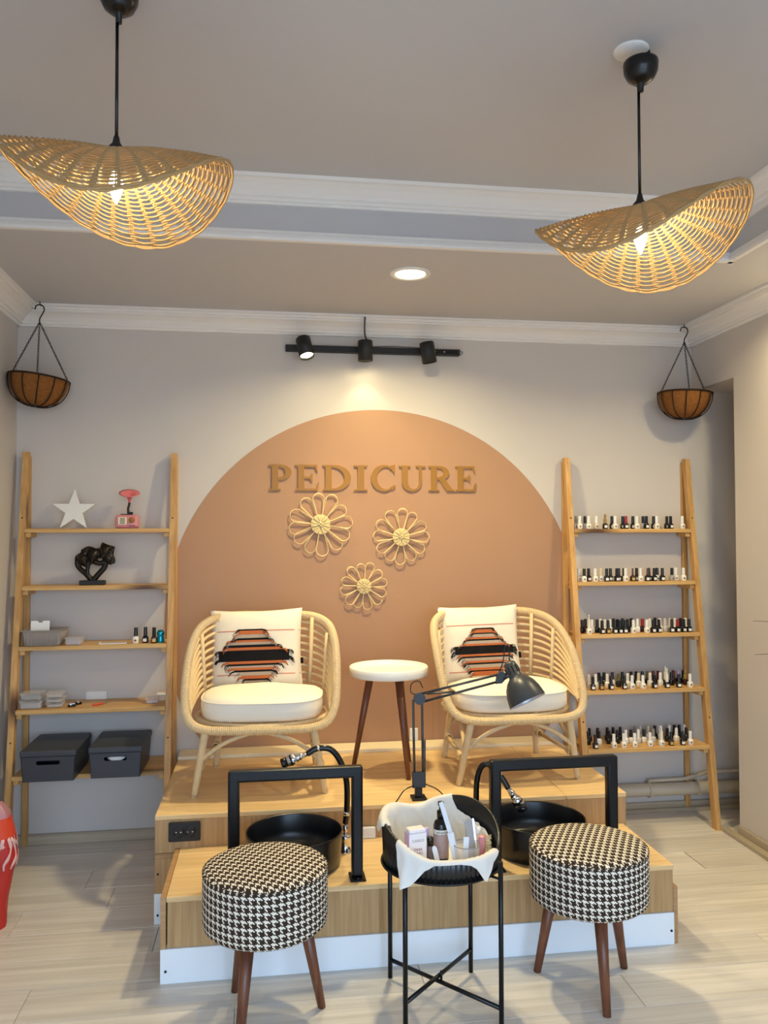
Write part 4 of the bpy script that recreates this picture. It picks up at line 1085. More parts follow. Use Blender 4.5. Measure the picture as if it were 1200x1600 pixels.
# ------------------------------------------------------------------ lamps on the ceiling
def pendant(label, apex, zc, R, four, disc=False):
    t = thing('pendant_lamp', label, 'lamp', apex, 0, 'woven pendant lamps')
    c0, c1, s1, c2, s2, c3, s3 = four
    hgt = lambda th: c0 + c1 * cos(th) + s1 * sin(th) + c2 * cos(2 * th) + s2 * sin(2 * th) + c3 * cos(3 * th) + s3 * sin(3 * th)
    rough = random.Random(len(label))
    def surf(r, th, off=0.0):
        q = r / R
        return Vector((r * cos(th), r * sin(th), hgt(th) * (0.35 * q + 0.65 * q ** 2.0) - 0.004 + off))
    # weave: single strands go over and under the spokes
    NS = 30; NR = int((R - .02) / .0056); seg = NS * 4
    mb = MB()
    for i in range(NR):
        r = .022 + (R - .022) * i / (NR - 1); ph = (i % 2) * pi
        pts = []
        for k in range(seg):
            th = 2 * pi * k / seg
            amp = min(.0034, r * .03)
            pts.append(surf(r + .0008 * noise.noise((cos(th) * 3, sin(th) * 3, i * .7)), th, amp * cos(NS / 2 * th + ph)))
        mb.tube(pts, .0025, 5, closed=True)
    mb.build('shade', M_SHADE, t)
    for k in range(NS):
        th = 2 * pi * (k + 0.5 + rough.uniform(-.12, .12)) / NS
        if k % 2 and False: continue
        r0 = .03 if k % 2 == 0 else .07
        sp = MB()
        for q in (-1, 0, 1):
            sp.tube([surf(r0 + (R + .002 - r0) * j / 10, th + q * .0046 * (j / 10 * .8 + .2) / max(r0 + (R - r0) * j / 10, .03)) for j in range(11)], .0019, 5)
        sp.build('shade_spoke', M_SHADE, t)
    edge = MB()
    for ph in (0, pi):
        edge.tube([surf(R + .001, 2 * pi * k / 220, .003 * cos(2 * pi * k / 220 * NS / 2 + ph)) for k in range(220)], .0032, 6, closed=True)
    edge.build('shade_edge', M_SHADE, t)
    h = zc - apex[2]
    MB().tube([(0, 0, .01), (0.0, 0, h - .07)], .0042, 8).build('cord', M_BLACKG, t)
    MB().lathe([(.0, -.06), (.014, -.06), (.017, -.05), (.019, -.02), (.019, .002), (.010, .012), (.006, .030), (0, .030)], (0, 0, 0), seg=20).build('lamp_holder', M_BLACKM, t)
    zc0 = h - (.042 if disc else 0)
    MB().lathe([(0, -.082), (.007, -.082), (.008, -.062), (.020, -.058), (.036, -.046), (.045, -.028), (.0475, -.006), (.046, 0), (0, 0)], (0.004, -.006 if disc else 0, zc0), seg=32).build('ceiling_cup', M_BLACKG, t)
    if disc:
        MB().lathe([(0, -.006), (.046, -.006), (.048, -.003), (.048, 0), (0, 0)], (-.016, .010, h), (.0, .0, 1), 32).build('ceiling_plate', M_WHITE, t, 'white round cover plate')
        MB().tube([(.030, .004, h - .001), (.034, .002, h - .020), (.020, .0, h - .045)], .006, 6).build('plug', M_BLACKM, t)
    bl = MB().lathe([(0, -.061), (.008, -.063), (.014, -.074), (.0170, -.087), (.0145, -.104), (.008, -.122), (.002, -.135), (0, -.136)], (0, 0, 0), seg=16)
    bl.build('bulb', M_BULB, t)
    return t
pendant('woven pendant lamp hanging at the left, closest to the left wall', (-0.372, 2.0, 2.438), ZT, .277, (-.096, -.018, .031, .078, -.008, .002, -.008))
pendant('woven pendant lamp hanging at the right under a white ceiling plate', (0.998, 2.05, 2.396), ZT, .279, (-.096, .017, .003, .011, -.079, -.003, .007), True)

def downlight(label, x, y, w):
    t = thing('downlight', label, 'lamp', (x, y, ZC), 0, 'recessed ceiling lights')
    MB().lathe([(.064, -.002), (.068, -.006), (.086, -.005), (.089, 0), (.064, 0)], seg=40).build('trim_ring', M_WHITE, t)
    MB().lathe([(0, -.003), (.0635, -.003), (.0635, -.0005), (0, -.0005)], seg=40).build('diffuser', M_DIFF, t)
    ld = bpy.data.lights.new('downlight_beam', 'AREA'); ld.shape = 'DISK'; ld.size = .12; ld.energy = w; ld.color = WARM2; ld.spread = radians(150)
    lo = bpy.data.objects.new('downlight_beam', ld); COL.objects.link(lo); lo.parent = t; lo.location = (0, 0, -.008)
downlight('round white recessed downlight in the ceiling above the platform', 0.590, 3.350, DOWNLIGHT_W)
downlight('round white recessed downlight in the ceiling near the right wall', 2.130, 3.000, DOWNLIGHT_W * 0.62)

# track light
t = thing('track_light', 'black track with three cylinder spots high on the back wall', 'lamp', (0.53, YB, 2.450))
MB().box((-.455, -.036, -.016), (.455, -.001, .016), .002).build('rail', M_BLACKM, t)
MB().box((.270, -.0375, -.010), (.44, -.0355, .010), .0005).build('rail_cover', M_BLACKG, t)
for x in (.32, .37): MB().lathe([(0, 0), (.004, 0), (.004, .002), (0, .002)], (x, -.0375, 0), (0, -1, 0), 8).build('screw', M_CHROME, t)
def spot(x, tilt_x, tilt_z, lit, w):
    d = Vector((tilt_z, tilt_x, -1)).normalized(); c = Vector((x, -.105, .030))
    a = MB().lathe([(0, -.001), (.034, -.001), (.0375, .003), (.0375, .104), (.0350, .104), (.0345, .092), (.0, .090)], c, d, 32).build('spot_head', M_BLACKM, t)
    MB().box((x + .012, -.075, -.012), (x + .045, -.036, .014), .002).build('spot_arm', M_BLACKM, t)
    lens = MB().lathe([(0, .0905), (.033, .0905), (.033, .0925), (.0, .0935)], c, d, 24).build('lens', M_LED if lit else M_DARKMET, t)
    if w:
        ld = bpy.data.lights.new('spot_beam', 'SPOT'); ld.energy = w; ld.color = WARM2; ld.spot_size = radians(88 if w < 10 else 74); ld.spot_blend = .45 if w < 10 else .75; ld.shadow_soft_size = .022
        lo = bpy.data.objects.new('spot_beam', ld); COL.objects.link(lo); lo.parent = t
        lo.location = c + d * .099; lo.rotation_mode = 'QUATERNION'; lo.rotation_quaternion = Vector((0, 0, -1)).rotation_difference(d)
spot(-.370, -.35, .20, True, SPOT_DOWN_W)
spot(-.055, .05, .02, True, SPOT_WALL_W)
spot(.262, .02, .16, False, 0)
MB().tube(bez([(-.055, -.112, .158), (-.058, -.108, .10), (-.050, -.075, .055), (-.02, -.030, .030), (0, -.02, .016)], 8), .0042, 8).build('feed_cable', M_DARKMET, t)
MB().tube(bez([(-.03, -.01, .020), (.1, -.008, .028), (.3, -.008, .022), (.46, -.010, .012), (.468, -.012, -.004), (.456, -.014, -.010)], 8), .0018, 6).build('thin_wire', M_DARKMET, t)

# hanging baskets
def hanging_basket(label, x, y, tilt, rz, dz):
    t = thing('hanging_basket', label, 'basket', (x, y, ZC), 0, 'coir hanging baskets')
    M_ = Matrix.Translation((0, 0, dz)) @ Matrix.Rotation(rz, 4, 'Z') @ Matrix.Rotation(tilt, 4, 'Y')
    R, D = .138, .132
    prof = lambda a: (R * cos(a) ** .75 if a < pi / 2 - 1e-6 else 0.0, -D * sin(a))
    def liner(u, v):
        th = 2 * pi * u; r, z = prof(v * pi / 2 * .999); w = 1 + .012 * noise.noise((cos(th) * 3, sin(th) * 3, v * 4))
        return M_ @ Vector((r * .975 * w * cos(th), r * .975 * w * sin(th), z * .985 + .010 * (1 - v)))
    def linin(u, v):
        th = 2 * pi * u; r, z = prof(v * pi / 2 * .999)
        return M_ @ Vector((r * .90 * cos(th), r * .90 * sin(th), z * .90 + .010 * (1 - v)))
    mb = MB(); mb.grid(liner, 40, 14, wrap_u=True); mb.grid(linin, 40, 14, wrap_u=True)
    mb.strip([liner(k / 40, 0) for k in range(41)], [linin(k / 40, 0) for k in range(41)], (0, 0, -.003))
    mb.build('coir_liner', M_COIR, t)
    MB().tube([M_ @ Vector((R * cos(a), R * sin(a), .004)) for a in [2 * pi * k / 40 for k in range(40)]], .0042, 8, closed=True).build('wire_rim', M_WIRE, t)
    for k in range(12):
        th = 2 * pi * (k + .5) / 12
        MB().tube([M_ @ Vector((prof(v * pi / 2 * .97)[0] * cos(th), prof(v * pi / 2 * .97)[0] * sin(th), prof(v * pi / 2 * .97)[1] - .001)) for v in [j / 10 for j in range(11)]], .0028, 6).build('wire_rib', M_WIRE, t)
    MB().tube([M_ @ Vector((.030 * cos(a), .030 * sin(a), -D * .975)) for a in [2 * pi * k / 20 for k in range(20)]], .0026, 6, closed=True).build('wire_ring', M_WIRE, t)
    zt = -.100
    for k in range(3):
        th = 2 * pi * k / 3 + pi / 2 + .35
        a = Vector((0, 0, zt)); b = M_ @ Vector((R * cos(th), R * sin(th), .006))
        L = (b - a).length; n = int(L / .0115); d = (b - a).normalized()
        X = d.orthogonal().normalized(); Y_ = d.cross(X); ch = MB()
        for i in range(n):
            c = a + d * (L * (i + .5) / n); U = X if i % 2 else Y_
            ch.tube([c + d * (.0085 * cos(q)) + U * (.0038 * sin(q)) for q in [2 * pi * j / 10 for j in range(10)]], .0013, 4, closed=True)
        ch.build('chain', M_WIRE, t)
    s = -1 if x > 0 else 1
    MB().tube(bez([(-.022, 0, -.040), (-.016, 0, -.022), (0, 0, -.016), (.016, 0, -.024), (.020, 0, -.042), (.010, 0, -.064), (0, 0, -.084), (0, 0, -.105)], 6), .0030, 8).build('hook', M_WIRE, t)
    MB().tube([(.0, 0, 0), (0, 0, -.010), (.006, 0, -.020), (0, 0, -.027), (-.006, 0, -.020)], .0022, 6).build('ceiling_eye', M_WIRE, t)
hanging_basket('coir-lined wire hanging basket in the left corner of the ceiling', -1.088, 3.985, radians(7), 0, -.372)
hanging_basket('coir-lined wire hanging basket in the right corner over the polish shelf', 2.176, 3.975, radians(-3), radians(140), -.375)

# ------------------------------------------------------------------ wall sign
LX = -.009; LZ0 = 1.722; K = .001
def ell(cx, cy, rx, ry, a0, a1, n=28):
    return [(cx + rx * cos(radians(a0 + (a1 - a0) * i / n)), cy + ry * sin(radians(a0 + (a1 - a0) * i / n))) for i in range(n + 1)]
def letter(ch, x0, label, shapes):
    t = thing('sign_letter', label, 'letter', (LX + x0 * K, YB, LZ0), 0, 'gold letters of the wall sign')
    for nm, m, d0, d1, g in (('letter_face', M_GOLD, .010, .013, 0), ('letter_core', M_GOLDSIDE, .0, .0100, .8)):
        mb = MB(); base1 = d1
        for qi, (kind, *a) in enumerate(shapes):
            d1 = base1 + qi * .00022 if nm == 'letter_face' else base1 - .0002 * qi
            if kind == 'p':
                mb.prism([(x * K, y * K) for x, y in a[0]], (0, -(d1 - d0), 0), (0, -d0, 0))
            else:
                A, B_ = a
                mb.strip([(x * K, -d0, y * K) for x, y in A], [(x * K, -d0, y * K) for x, y in B_], (0, -(d1 - d0), 0))
        mb.build(nm, m, t)
def R_(x0, y0, x1, y1): return ('p', [(x0, y0), (x1, y0), (x1, y1), (x0, y1)])
def serif(x0, x1, y, up):   # slab serif with slightly raised inner edge
    h = 9
    return ('p', [(x0, y), (x1, y), (x1 - 3, y + h * up), (x0 + 3, y + h * up)])
def stem(x0, x1): return [R_(x0, 0, x1, 132), serif(x0 - 14, x1 + 14, 0, 1), serif(x0 - 14, x1 + 6, 132, -1)]
Pb = [('s', ell(58, 93, 58, 39, 90, -90), ell(52, 94, 32, 26, 90, -90)), R_(30, 120, 59, 132), R_(44, 54, 59, 67)]
letter('P', 0, 'gold letter P opening the wall sign', stem(16, 48) + Pb)
def Esh(w): return stem(16, 48) + [R_(40, 121, w - 8, 132), ('p', [(w - 20, 132), (w - 6, 132), (w - 2, 96), (w - 8, 96), (w - 16, 118)]), R_(40, 61, w - 34, 72), ('p', [(w - 36, 48), (w - 29, 48), (w - 29, 86), (w - 36, 86), (w - 44, 70), (w - 44, 63)]),
                                R_(40, 0, w - 6, 11), ('p', [(w - 18, 0), (w - 4, 0), (w + 4, 42), (w - 3, 42), (w - 14, 14)])]
letter('E', 132, 'first gold letter E of the wall sign, after the P', Esh(120))
letter('D', 272, 'gold letter D of the wall sign', stem(16, 48) + [('s', ell(62, 66, 86, 66, 90, -90), ell(52, 66, 62, 54, 90, -90)), R_(40, 120, 63, 132), R_(40, 0, 63, 12)])
letter('I', 434, 'gold letter I of the wall sign', [R_(21, 0, 54, 132), serif(2, 73, 0, 1), serif(2, 73, 132, -1)])
letter('C', 524, 'gold letter C of the wall sign', [('s', ell(68, 66, 68, 69, 52, 318, 44), ell(80, 66, 48, 57, 62, 306, 44)), ('p', [(98, 130), (122, 136), (126, 136), (126, 92), (120, 92), (112, 106), (96, 118)]), ('p', [(100, 18), (112, 4), (128, 22), (128, 30), (118, 30)])])
letter('U', 668, 'gold letter U of the wall sign', [R_(18, 46, 50, 132), serif(2, 64, 132, -1), R_(108, 46, 124, 132), serif(92, 142, 132, -1), ('s', ell(71, 48, 53, 50, 180, 360), ell(79, 48, 29, 38, 180, 360))])
letter('R', 824, 'gold letter R of the wall sign', stem(16, 48) + [('s', ell(58, 96, 55, 36, 90, -90), ell(52, 97, 30, 24, 90, -90)), R_(30, 121, 59, 132), R_(44, 60, 59, 72), ('p', [(56, 66), (88, 68), (128, 12), (140, 0), (100, 0)]), serif(98, 142, 0, 1)])
letter('E', 966, 'last gold letter E at the end of the wall sign', Esh(112))

# rattan flowers
def flower(label, x, z, R, rot, seed):
    t = thing('rattan_flower', label, 'wall decoration', (x, YB, z), 0, 'rattan flowers on the wall')
    rr = random.Random(seed); rh = R * .31; sd = .006
    for k in range(12):
        a = 2 * pi * k / 12 + rot + rr.uniform(-.06, .06); L = R * rr.uniform(.94, 1.02)
        mb = MB()
        for q in range(3):
            w = L * (.170 + .012 * q + rr.uniform(-.012, .012)) ; l2 = L * (1.0 - .012 * q + rr.uniform(-.012, .012))
            pts = []
            for i in range(25):
                s = -1 + 2 * i / 24; ph = s * 2.62
                along = rh * .7 + (l2 - rh * .7) * (.5 - .5 * cos(pi * (1 - abs(s)) * 1.0)) if False else None
                rad = l2 - w + w * cos(ph) if abs(ph) < pi / 2 else None
                if rad is not None: px, py = rad, w * sin(ph)
                else:
                    e = (abs(ph) - pi / 2) / (2.62 - pi / 2); px = (l2 - w) * (1 - e) + rh * .55 * e; py = (w * (1 - e) + rh * .20 * e) * (1 if ph > 0 else -1)
                pts.append((px * cos(a) - py * sin(a), -.014 - .003 * q - (.003 if k % 2 else 0), px * sin(a) + py * cos(a)))
            mb.tube(pts, .0014, 5)
        mb.build('petal', M_FLOWER, t)
    sp = MB(); turns = int(rh / .0052); pts = []
    for i in range(turns * 20):
        r = .004 + (rh - .004) * i / (turns * 20); th = 2 * pi * i / 20
        pts.append((r * cos(th), -.024 - .0018 * cos(6 * th), r * sin(th)))
    sp.tube(pts, .0030, 5); sp.build('woven_hub', M_FLOWER, t)
    MB().lathe([(0, .012), (rh * .96, .012), (rh * .96, .021), (0, .021)], (0, 0, 0), (0, -1, 0), 28, False).build('hub_back', M_FLOWER, t)
    for k in range(12):
        a = 2 * pi * (k + .5) / 12
        MB().tube([(rh * .25 * cos(a), -.028, rh * .25 * sin(a)), (rh * .97 * cos(a), -.028, rh * .97 * sin(a))], .0026, 5).build('hub_spoke', M_FLOWER, t)
    cr = MB()
    for d in (-1, 1):
        for ang in (rot + pi / 4, rot - pi / 4):
            ca, sa = cos(ang), sin(ang); o = d * .006
            cr.tube([(-rh * .26 * ca - o * sa, -.0315, -rh * .26 * sa + o * ca), (rh * .26 * ca - o * sa, -.0315, rh * .26 * sa + o * ca)], .0028, 5)
    cr.build('hub_knot', M_FLOWER, t)
flower('largest rattan flower, under the letters E and D', .254, 1.549, .165, .12, 1)
flower('middle-sized rattan flower at the right of the wall group', .671, 1.483, .148, -.05, 2)
flower('smallest rattan flower, hanging lowest', .477, 1.231, .124, .2, 3)

# ------------------------------------------------------------------ things on the left ladder shelf
zt1, zt2, zt3, zt4, zt5 = [z + .0102 for z in LZS]
t = thing('star_ornament', 'white wooden star on the top shelf of the left ladder', 'ornament', (-.938, 4.035, zt1 + .0018))
t.rotation_euler = (radians(-9), 0, 0)
pts = []
for k in range(10):
    a = pi / 2 + 2 * pi * k / 10; r = .104 if k % 2 == 0 else .041
    pts.append((r * cos(a), r * sin(a) + .0842))
MB().prism(pts, (0, .018, 0), (0, -.009, 0)).build('star', mat('chalk_white', '#e9e7e0', .6), t)
# small horn radio
t = thing('horn_radio', 'small pink retro radio with coral gramophone horn on the top shelf', 'radio', (-.690, 4.045, zt1))
MB().box((-.055, -.028, .002), (.055, .028, .066), .014).build('housing', M_PINK, t)
MB().box((-.052, -.026, 0), (.052, .026, .005), .003).build('base', mat('dark_pink', '#a85a5e', .4), t)
g = MB().box((-.038, -.0305, .018), (.002, -.0275, .054), .0014).build('grille', M_CREAM, t)
for k in range(4): MB().box((-.030, -.0317, .0235 + k * .0075), (-.006, -.0303, .0268 + k * .0075), .0004).build('grille_slot', M_BLACKM, g)
MB().lathe([(0, 0), (.0135, 0), (.0135, .006), (.010, .009), (0, .009)], (.026, -.028, .040), (0, -1, 0), 24).build('dial', M_GOLD, t)
for k in range(2): MB().box((.014 + k * .016, -.0290, .010), (.024 + k * .016, -.0275, .0135), .0003).build('key', M_DARK, t)
MB().box((-.030, -.012, .066), (.024, .012, .070), .001).build('top_plate', M_BLACKM, t)
MB().box((.006, -.008, .070), (.026, .008, .080), .002).build('bracket', M_BLACKM, t)
MB().tube(bez([(.006, 0, .070), (.004, 0, .095), (.009, 0, .118), (.010, -.002, .132)], 5), [.0065] * 4 + [.006] * 12, 10).build('horn_stem', M_BLACKM, t)
hd = Vector((.06, -.42, .9)).normalized()
MB().lathe([(.006, 0), (.008, .012), (.013, .026), (.022, .036), (.036, .043), (.048, .046), (.049, .0475), (.036, .0455), (.021, .039), (.011, .027), (.0, .018)], (.010, -.002, .128), hd, 32).build('horn', M_PINKHORN, t)
# bronze sculpture: ring of figures with faces on a diamond of arms
t = thing('bronze_sculpture', 'dark bronze abstract sculpture of joined heads on a black block', 'sculpture', (-.848, 4.035, zt2))
MB().box((-.058, -.024, 0), (.058, .024, .022), .002).build('plinth', M_BLACKM, t)
mb = MB()
def tb(p, r): mb.tube(bez([(x, y, z) for x, y, z in p], 6), [r[0] + (r[1] - r[0]) * i / ((len(p) - 1) * 6) for i in range((len(p) - 1) * 6 + 1)], 10)
tb([(0, 0, .018), (-.030, 0, .052), (-.066, .002, .086), (-.074, 0, .112)], (.014, .011))
tb([(0, 0, .018), (.026, 0, .050), (.052, 0, .080), (.060, 0, .104)], (.014, .013))
tb([(-.018, -.004, .040), (-.024, -.004, .070), (-.018, 0, .100)], (.009, .010))
tb([(-.074, 0, .112), (-.072, .004, .134), (-.058, .002, .142)], (.010, .012))
tb([(-.062, 0, .112), (-.03, 0, .098), (-.010, 0, .112)], (.012, .012))
tb([(-.004, 0, .118), (.030, 0, .104), (.062, 0, .112), (.090, 0, .104)], (.014, .010))
tb([(.090, 0, .104), (.095, 0, .118), (.086, 0, .142), (.088, 0, .165)], (.010, .012))
tb([(-.052, 0, .162), (-.020, 0, .178), (.014, 0, .168), (.040, 0, .172)], (.008, .009))
tb([(.040, 0, .196), (.070, 0, .184), (.102, 0, .176)], (.011, .008))
for cx, cz, r, tl in ((-.044, .126, .028, -.5), (.002, .140, .030, 0.1), (.056, .158, .031, .25)):
    Mx = Matrix.Rotation(tl, 4, 'Y')
    c = Vector((cx, -.004, cz))
    mb.ball(c, r, 16, 12, (.86, .85, 1.15), Mx)
    mb.ball(c + Mx @ Vector((0, -r * .86, -r * .05)), r * .20, 8, 6, (.7, 1.1, 1.5), Mx)       # nose
    mb.ball(c + Mx @ Vector((0, -r * .78, -r * .52)), r * .22, 8, 6, (1.2, .7, .5), Mx)        # lips
    mb.ball(c + Mx @ Vector((0, -r * .66, -r * .86)), r * .26, 8, 6, (1, .9, .8), Mx)          # chin
    for s in (-1, 1):
        mb.ball(c + Mx @ Vector((s * r * .38, -r * .66, r * .22)), r * .18, 8, 6, (1.2, .8, .6), Mx)   # brow / eye
        mb.ball(c + Mx @ Vector((s * r * .86, 0, 0)), r * .22, 8, 6, (.5, .9, 1.4), Mx)                # ear
    mb.ball(c + Mx @ Vector((0, r * .15, r * .55)), r * .85, 12, 8, (1.05, 1, .75), Mx)        # hair
mb.ball((.075, 0, .128), .026, 12, 8, (.9, .8, 1.1)); mb.ball((-.03, .006, .158), .022, 12, 8, (1.3, .8, .7)); mb.ball((.03, .004, .150), .024, 12, 8)
so = mb.build('figures', M_BRONZE, t)
rm = so.modifiers.new('fuse', 'REMESH'); rm.mode = 'VOXEL'; rm.voxel_size = .0028; rm.use_smooth_shade = True
# third shelf
def tapered(w0, d0, w1, d1, h, th, rad=.018, n=8):
    def ringp(w, d, z, r):
        out = []
        for cx, cy, a0 in ((w / 2 - r, d / 2 - r, 0), (-w / 2 + r, d / 2 - r, 90), (-w / 2 + r, -d / 2 + r, 180), (w / 2 - r, -d / 2 + r, 270)):
            for k in range(n + 1): a = radians(a0 + 90 * k / n); out.append((cx + r * cos(a), cy + r * sin(a), z))
        return out
    rows = [ringp(w0 - .02, d0 - .02, 0, rad * .6), ringp(w0, d0, .004, rad), ringp(w1, d1, h, rad), ringp(w1 - 2 * th, d1 - 2 * th, h, rad - th * .8), ringp(w0 - 2 * th, d0 - 2 * th, th, rad - th * .8)]
    m = len(rows[0]); vs = [p for r in rows for p in r]
    fs = [(i * m + k, i * m + (k + 1) % m, (i + 1) * m + (k + 1) % m, (i + 1) * m + k) for i in range(4) for k in range(m)]
    fs += [tuple(range(m))[::-1], tuple(range(4 * m, 5 * m))]
    return vs, fs
t = thing('storage_tub', 'taupe ribbed open tub on the middle shelf of the left ladder', 'tub', (-1.055, 4.000, zt3))
mb = MB(); mb.add(*tapered(.158, .130, .176, .142, .072, .003)); mb.build('tub', M_GREYTUB, t)
mb = MB()
for k in range(20):
    x = -.070 + .140 * k / 19; mb.tube([(x, -.0655, .006), (x * 1.06, -.0705, .066)], .0022, 6)
for k in range(14):
    y = -.050 + .100 * k / 13; mb.tube([(.0795, y, .006), (.0875, y, .066)], .0022, 6)
mb.build('ribs', M_GREYTUB, t)
MB().tube([(.089 * (1 if abs(cos(a)) > 0 else 1) * max(-1, min(1, cos(a) * 1.5)), .0715 * max(-1, min(1, sin(a) * 1.5)), .072) for a in [2 * pi * k / 64 for k in range(64)]], .003, 6, closed=True).build('tub_rim', M_GREYTUB, t)
t = thing('white_card', 'white hang-tag card standing in the taupe tub', 'card', (-1.072, 3.965, zt3 + .0035)); t.rotation_euler = (radians(-10), 0, 0)
mb = MB(); mb.prism([(-.042, .045), (.042, .045), (.042, .112), (.012, .112), (.008, .104), (-.008, .104), (-.012, .112), (-.042, .112)], (0, .0012, 0)); mb.box((-.020, 0, 0), (.020, .0012, .045)); mb.build('card', mat('card_white', '#f1f0ee', .6), t)
MB().box((-.030, -.0006, .058), (.030, .0, .060)).build('print_line', M_GREYTX, t)
def clearbox(label, loc, rz, w, d, h, fill, cat='box', name='clear_box', lidm=None):
    t = thing(name, label, cat, loc, rz)
    mb = MB(); mb.add(*tapered(w * .95, d * .95, w, d, h, .0018, .008, 4)); mb.build('tub', M_CLEAR, t)
    MB().box((-w / 2 - .002, -d / 2 - .002, h + .0005), (w / 2 + .002, d / 2 + .002, h + .006), .002).build('lid', lidm or M_CLEAR, t)
    if fill: MB().box((-w * .40, -d * .40, .004), (w * .40, d * .40, h * .72), .003).build('contents', fill, t)
    return t
clearbox('small clear lidded box with lilac contents beside the taupe tub', (-.915, 3.975, zt3), radians(-4), .075, .06, .030, mat('lilac_bits', '#b9a3b4', .7))
t = thing('white_pad', 'flat pale tray lying in the middle of the left ladder middle shelf', 'tray', (-.742, 3.985, zt3), radians(2))
MB().box((-.062, -.022, 0), (.062, .022, .004), .001).build('plate', M_WHITE, t)
MB().box((-.055, -.016, .0042), (.055, .016, .005)).build('inset', mat('pad_grey', '#b7b3ad', .6), t)
MB().box((-.062, -.022, .0041), (-.058, .022, .007), .0005).build('rim', M_WHITE, t)
for x, y, c, b, lb in ((-.637, 3.985, 'k', 'w', 'white polish bottle with black cap, first of three on the left ladder'),
                       (-.594, 3.995, 'k', 'k', 'dark polish bottle with black cap, second of three on the left ladder'),
                       (-.551, 3.975, 'k', 'b', 'dark labelled polish bottle with black cap next to the turquoise can')):
    bottle(x, y, zt3, c, b, lb, 'polish bottles on the left ladder', s=1.1)
t = thing('turquoise_can', 'small metallic turquoise can at the right end of the left ladder middle shelf', 'can', (-.5085 + .0, 4.022, zt3))
t.location.x = -.522
t.location.y = 3.985
MB().lathe([(0, 0), (.016, 0), (.018, .004), (.018, .016), (.0155, .022), (.0155, .034), (.018, .040), (.018, .050), (.016, .054), (0, .054)], seg=28).build('body', mat('turquoise_metal', '#1f9db5', .22, .7), t)
MB().lathe([(0, .0542), (.013, .0542), (.013, .060), (.0, .061)], seg=24).build('lid', mat('turquoise_dark', '#15758a', .3, .6), t)
# fourth shelf
clearbox('lower clear case of the stack at the left end of the fourth shelf', (-1.098, 3.965, zt4), 0, .098, .085, .034, mat('grey_tips', '#8d8a84', .7))
clearbox('upper clear case of the stack at the left end of the fourth shelf', (-1.098, 3.968, zt4 + .0403), 0, .092, .082, .026, mat('dark_foam', '#55524f', .8))
for k in range(3):
    clearbox(('bottom', 'middle', 'top')[k] + ' slim clear case of three stacked beside the clear storage cases', (-.998, 3.975, zt4 + k * .0228), radians((4, -5, 3)[k]), .076, .072, .0165, mat('pale_bits', '#c6b5ae', .7))
def clip(label, loc, rz):
    t = thing('hair_clip', label, 'clip', loc, rz)
    MB().box((-.018, -.010, 0), (.018, .010, .010), .004).build('jaw', M_BLACKG, t)
    MB().box((-.012, -.007, .0102), (.016, .007, .018), .003).build('jaw', M_CHROME, t)
    MB().lathe([(.003, -.012), (.006, -.012), (.006, .012), (.003, .012)], (-.004, 0, .014), (0, 1, 0), 14, close=True).build('spring', M_CHROME, t)
clip('black and chrome clip lying at the front of the fourth left shelf', (-.922, 3.955, zt4), .3)
clip('black and chrome clip lying further back on the fourth left shelf', (-.905, 4.002, zt4), .8)
t = thing('cuticle_pusher', 'small orange handled tool lying on the fourth shelf of the left ladder', 'tool', (-.800, 3.975, zt4), radians(38))
MB().tube([(-.035, 0, .0055), (-.012, 0, .0055), (.020, 0, .005)], [.004, .0055, .0035], 10).build('handle', mat('orange_plastic', '#e2552a', .35), t)
MB().tube([(.020, 0, .005), (.034, .004, .005), (.044, .010, .004)], .0017, 6).build('blade', M_CHROME, t)
clearbox('clear case with pink contents at the right end of the fourth left shelf', (-.558, 3.985, zt4), radians(3), .060, .055, .022, mat('pink_bits', '#d7a3a0', .7))
clearbox('flat white lidded pot in front of the right post on the fourth left shelf', (-.517 - .002, 4.035, zt4), 0, .05, .05, .030, None, 'pot', 'small_pot', M_WHITE)
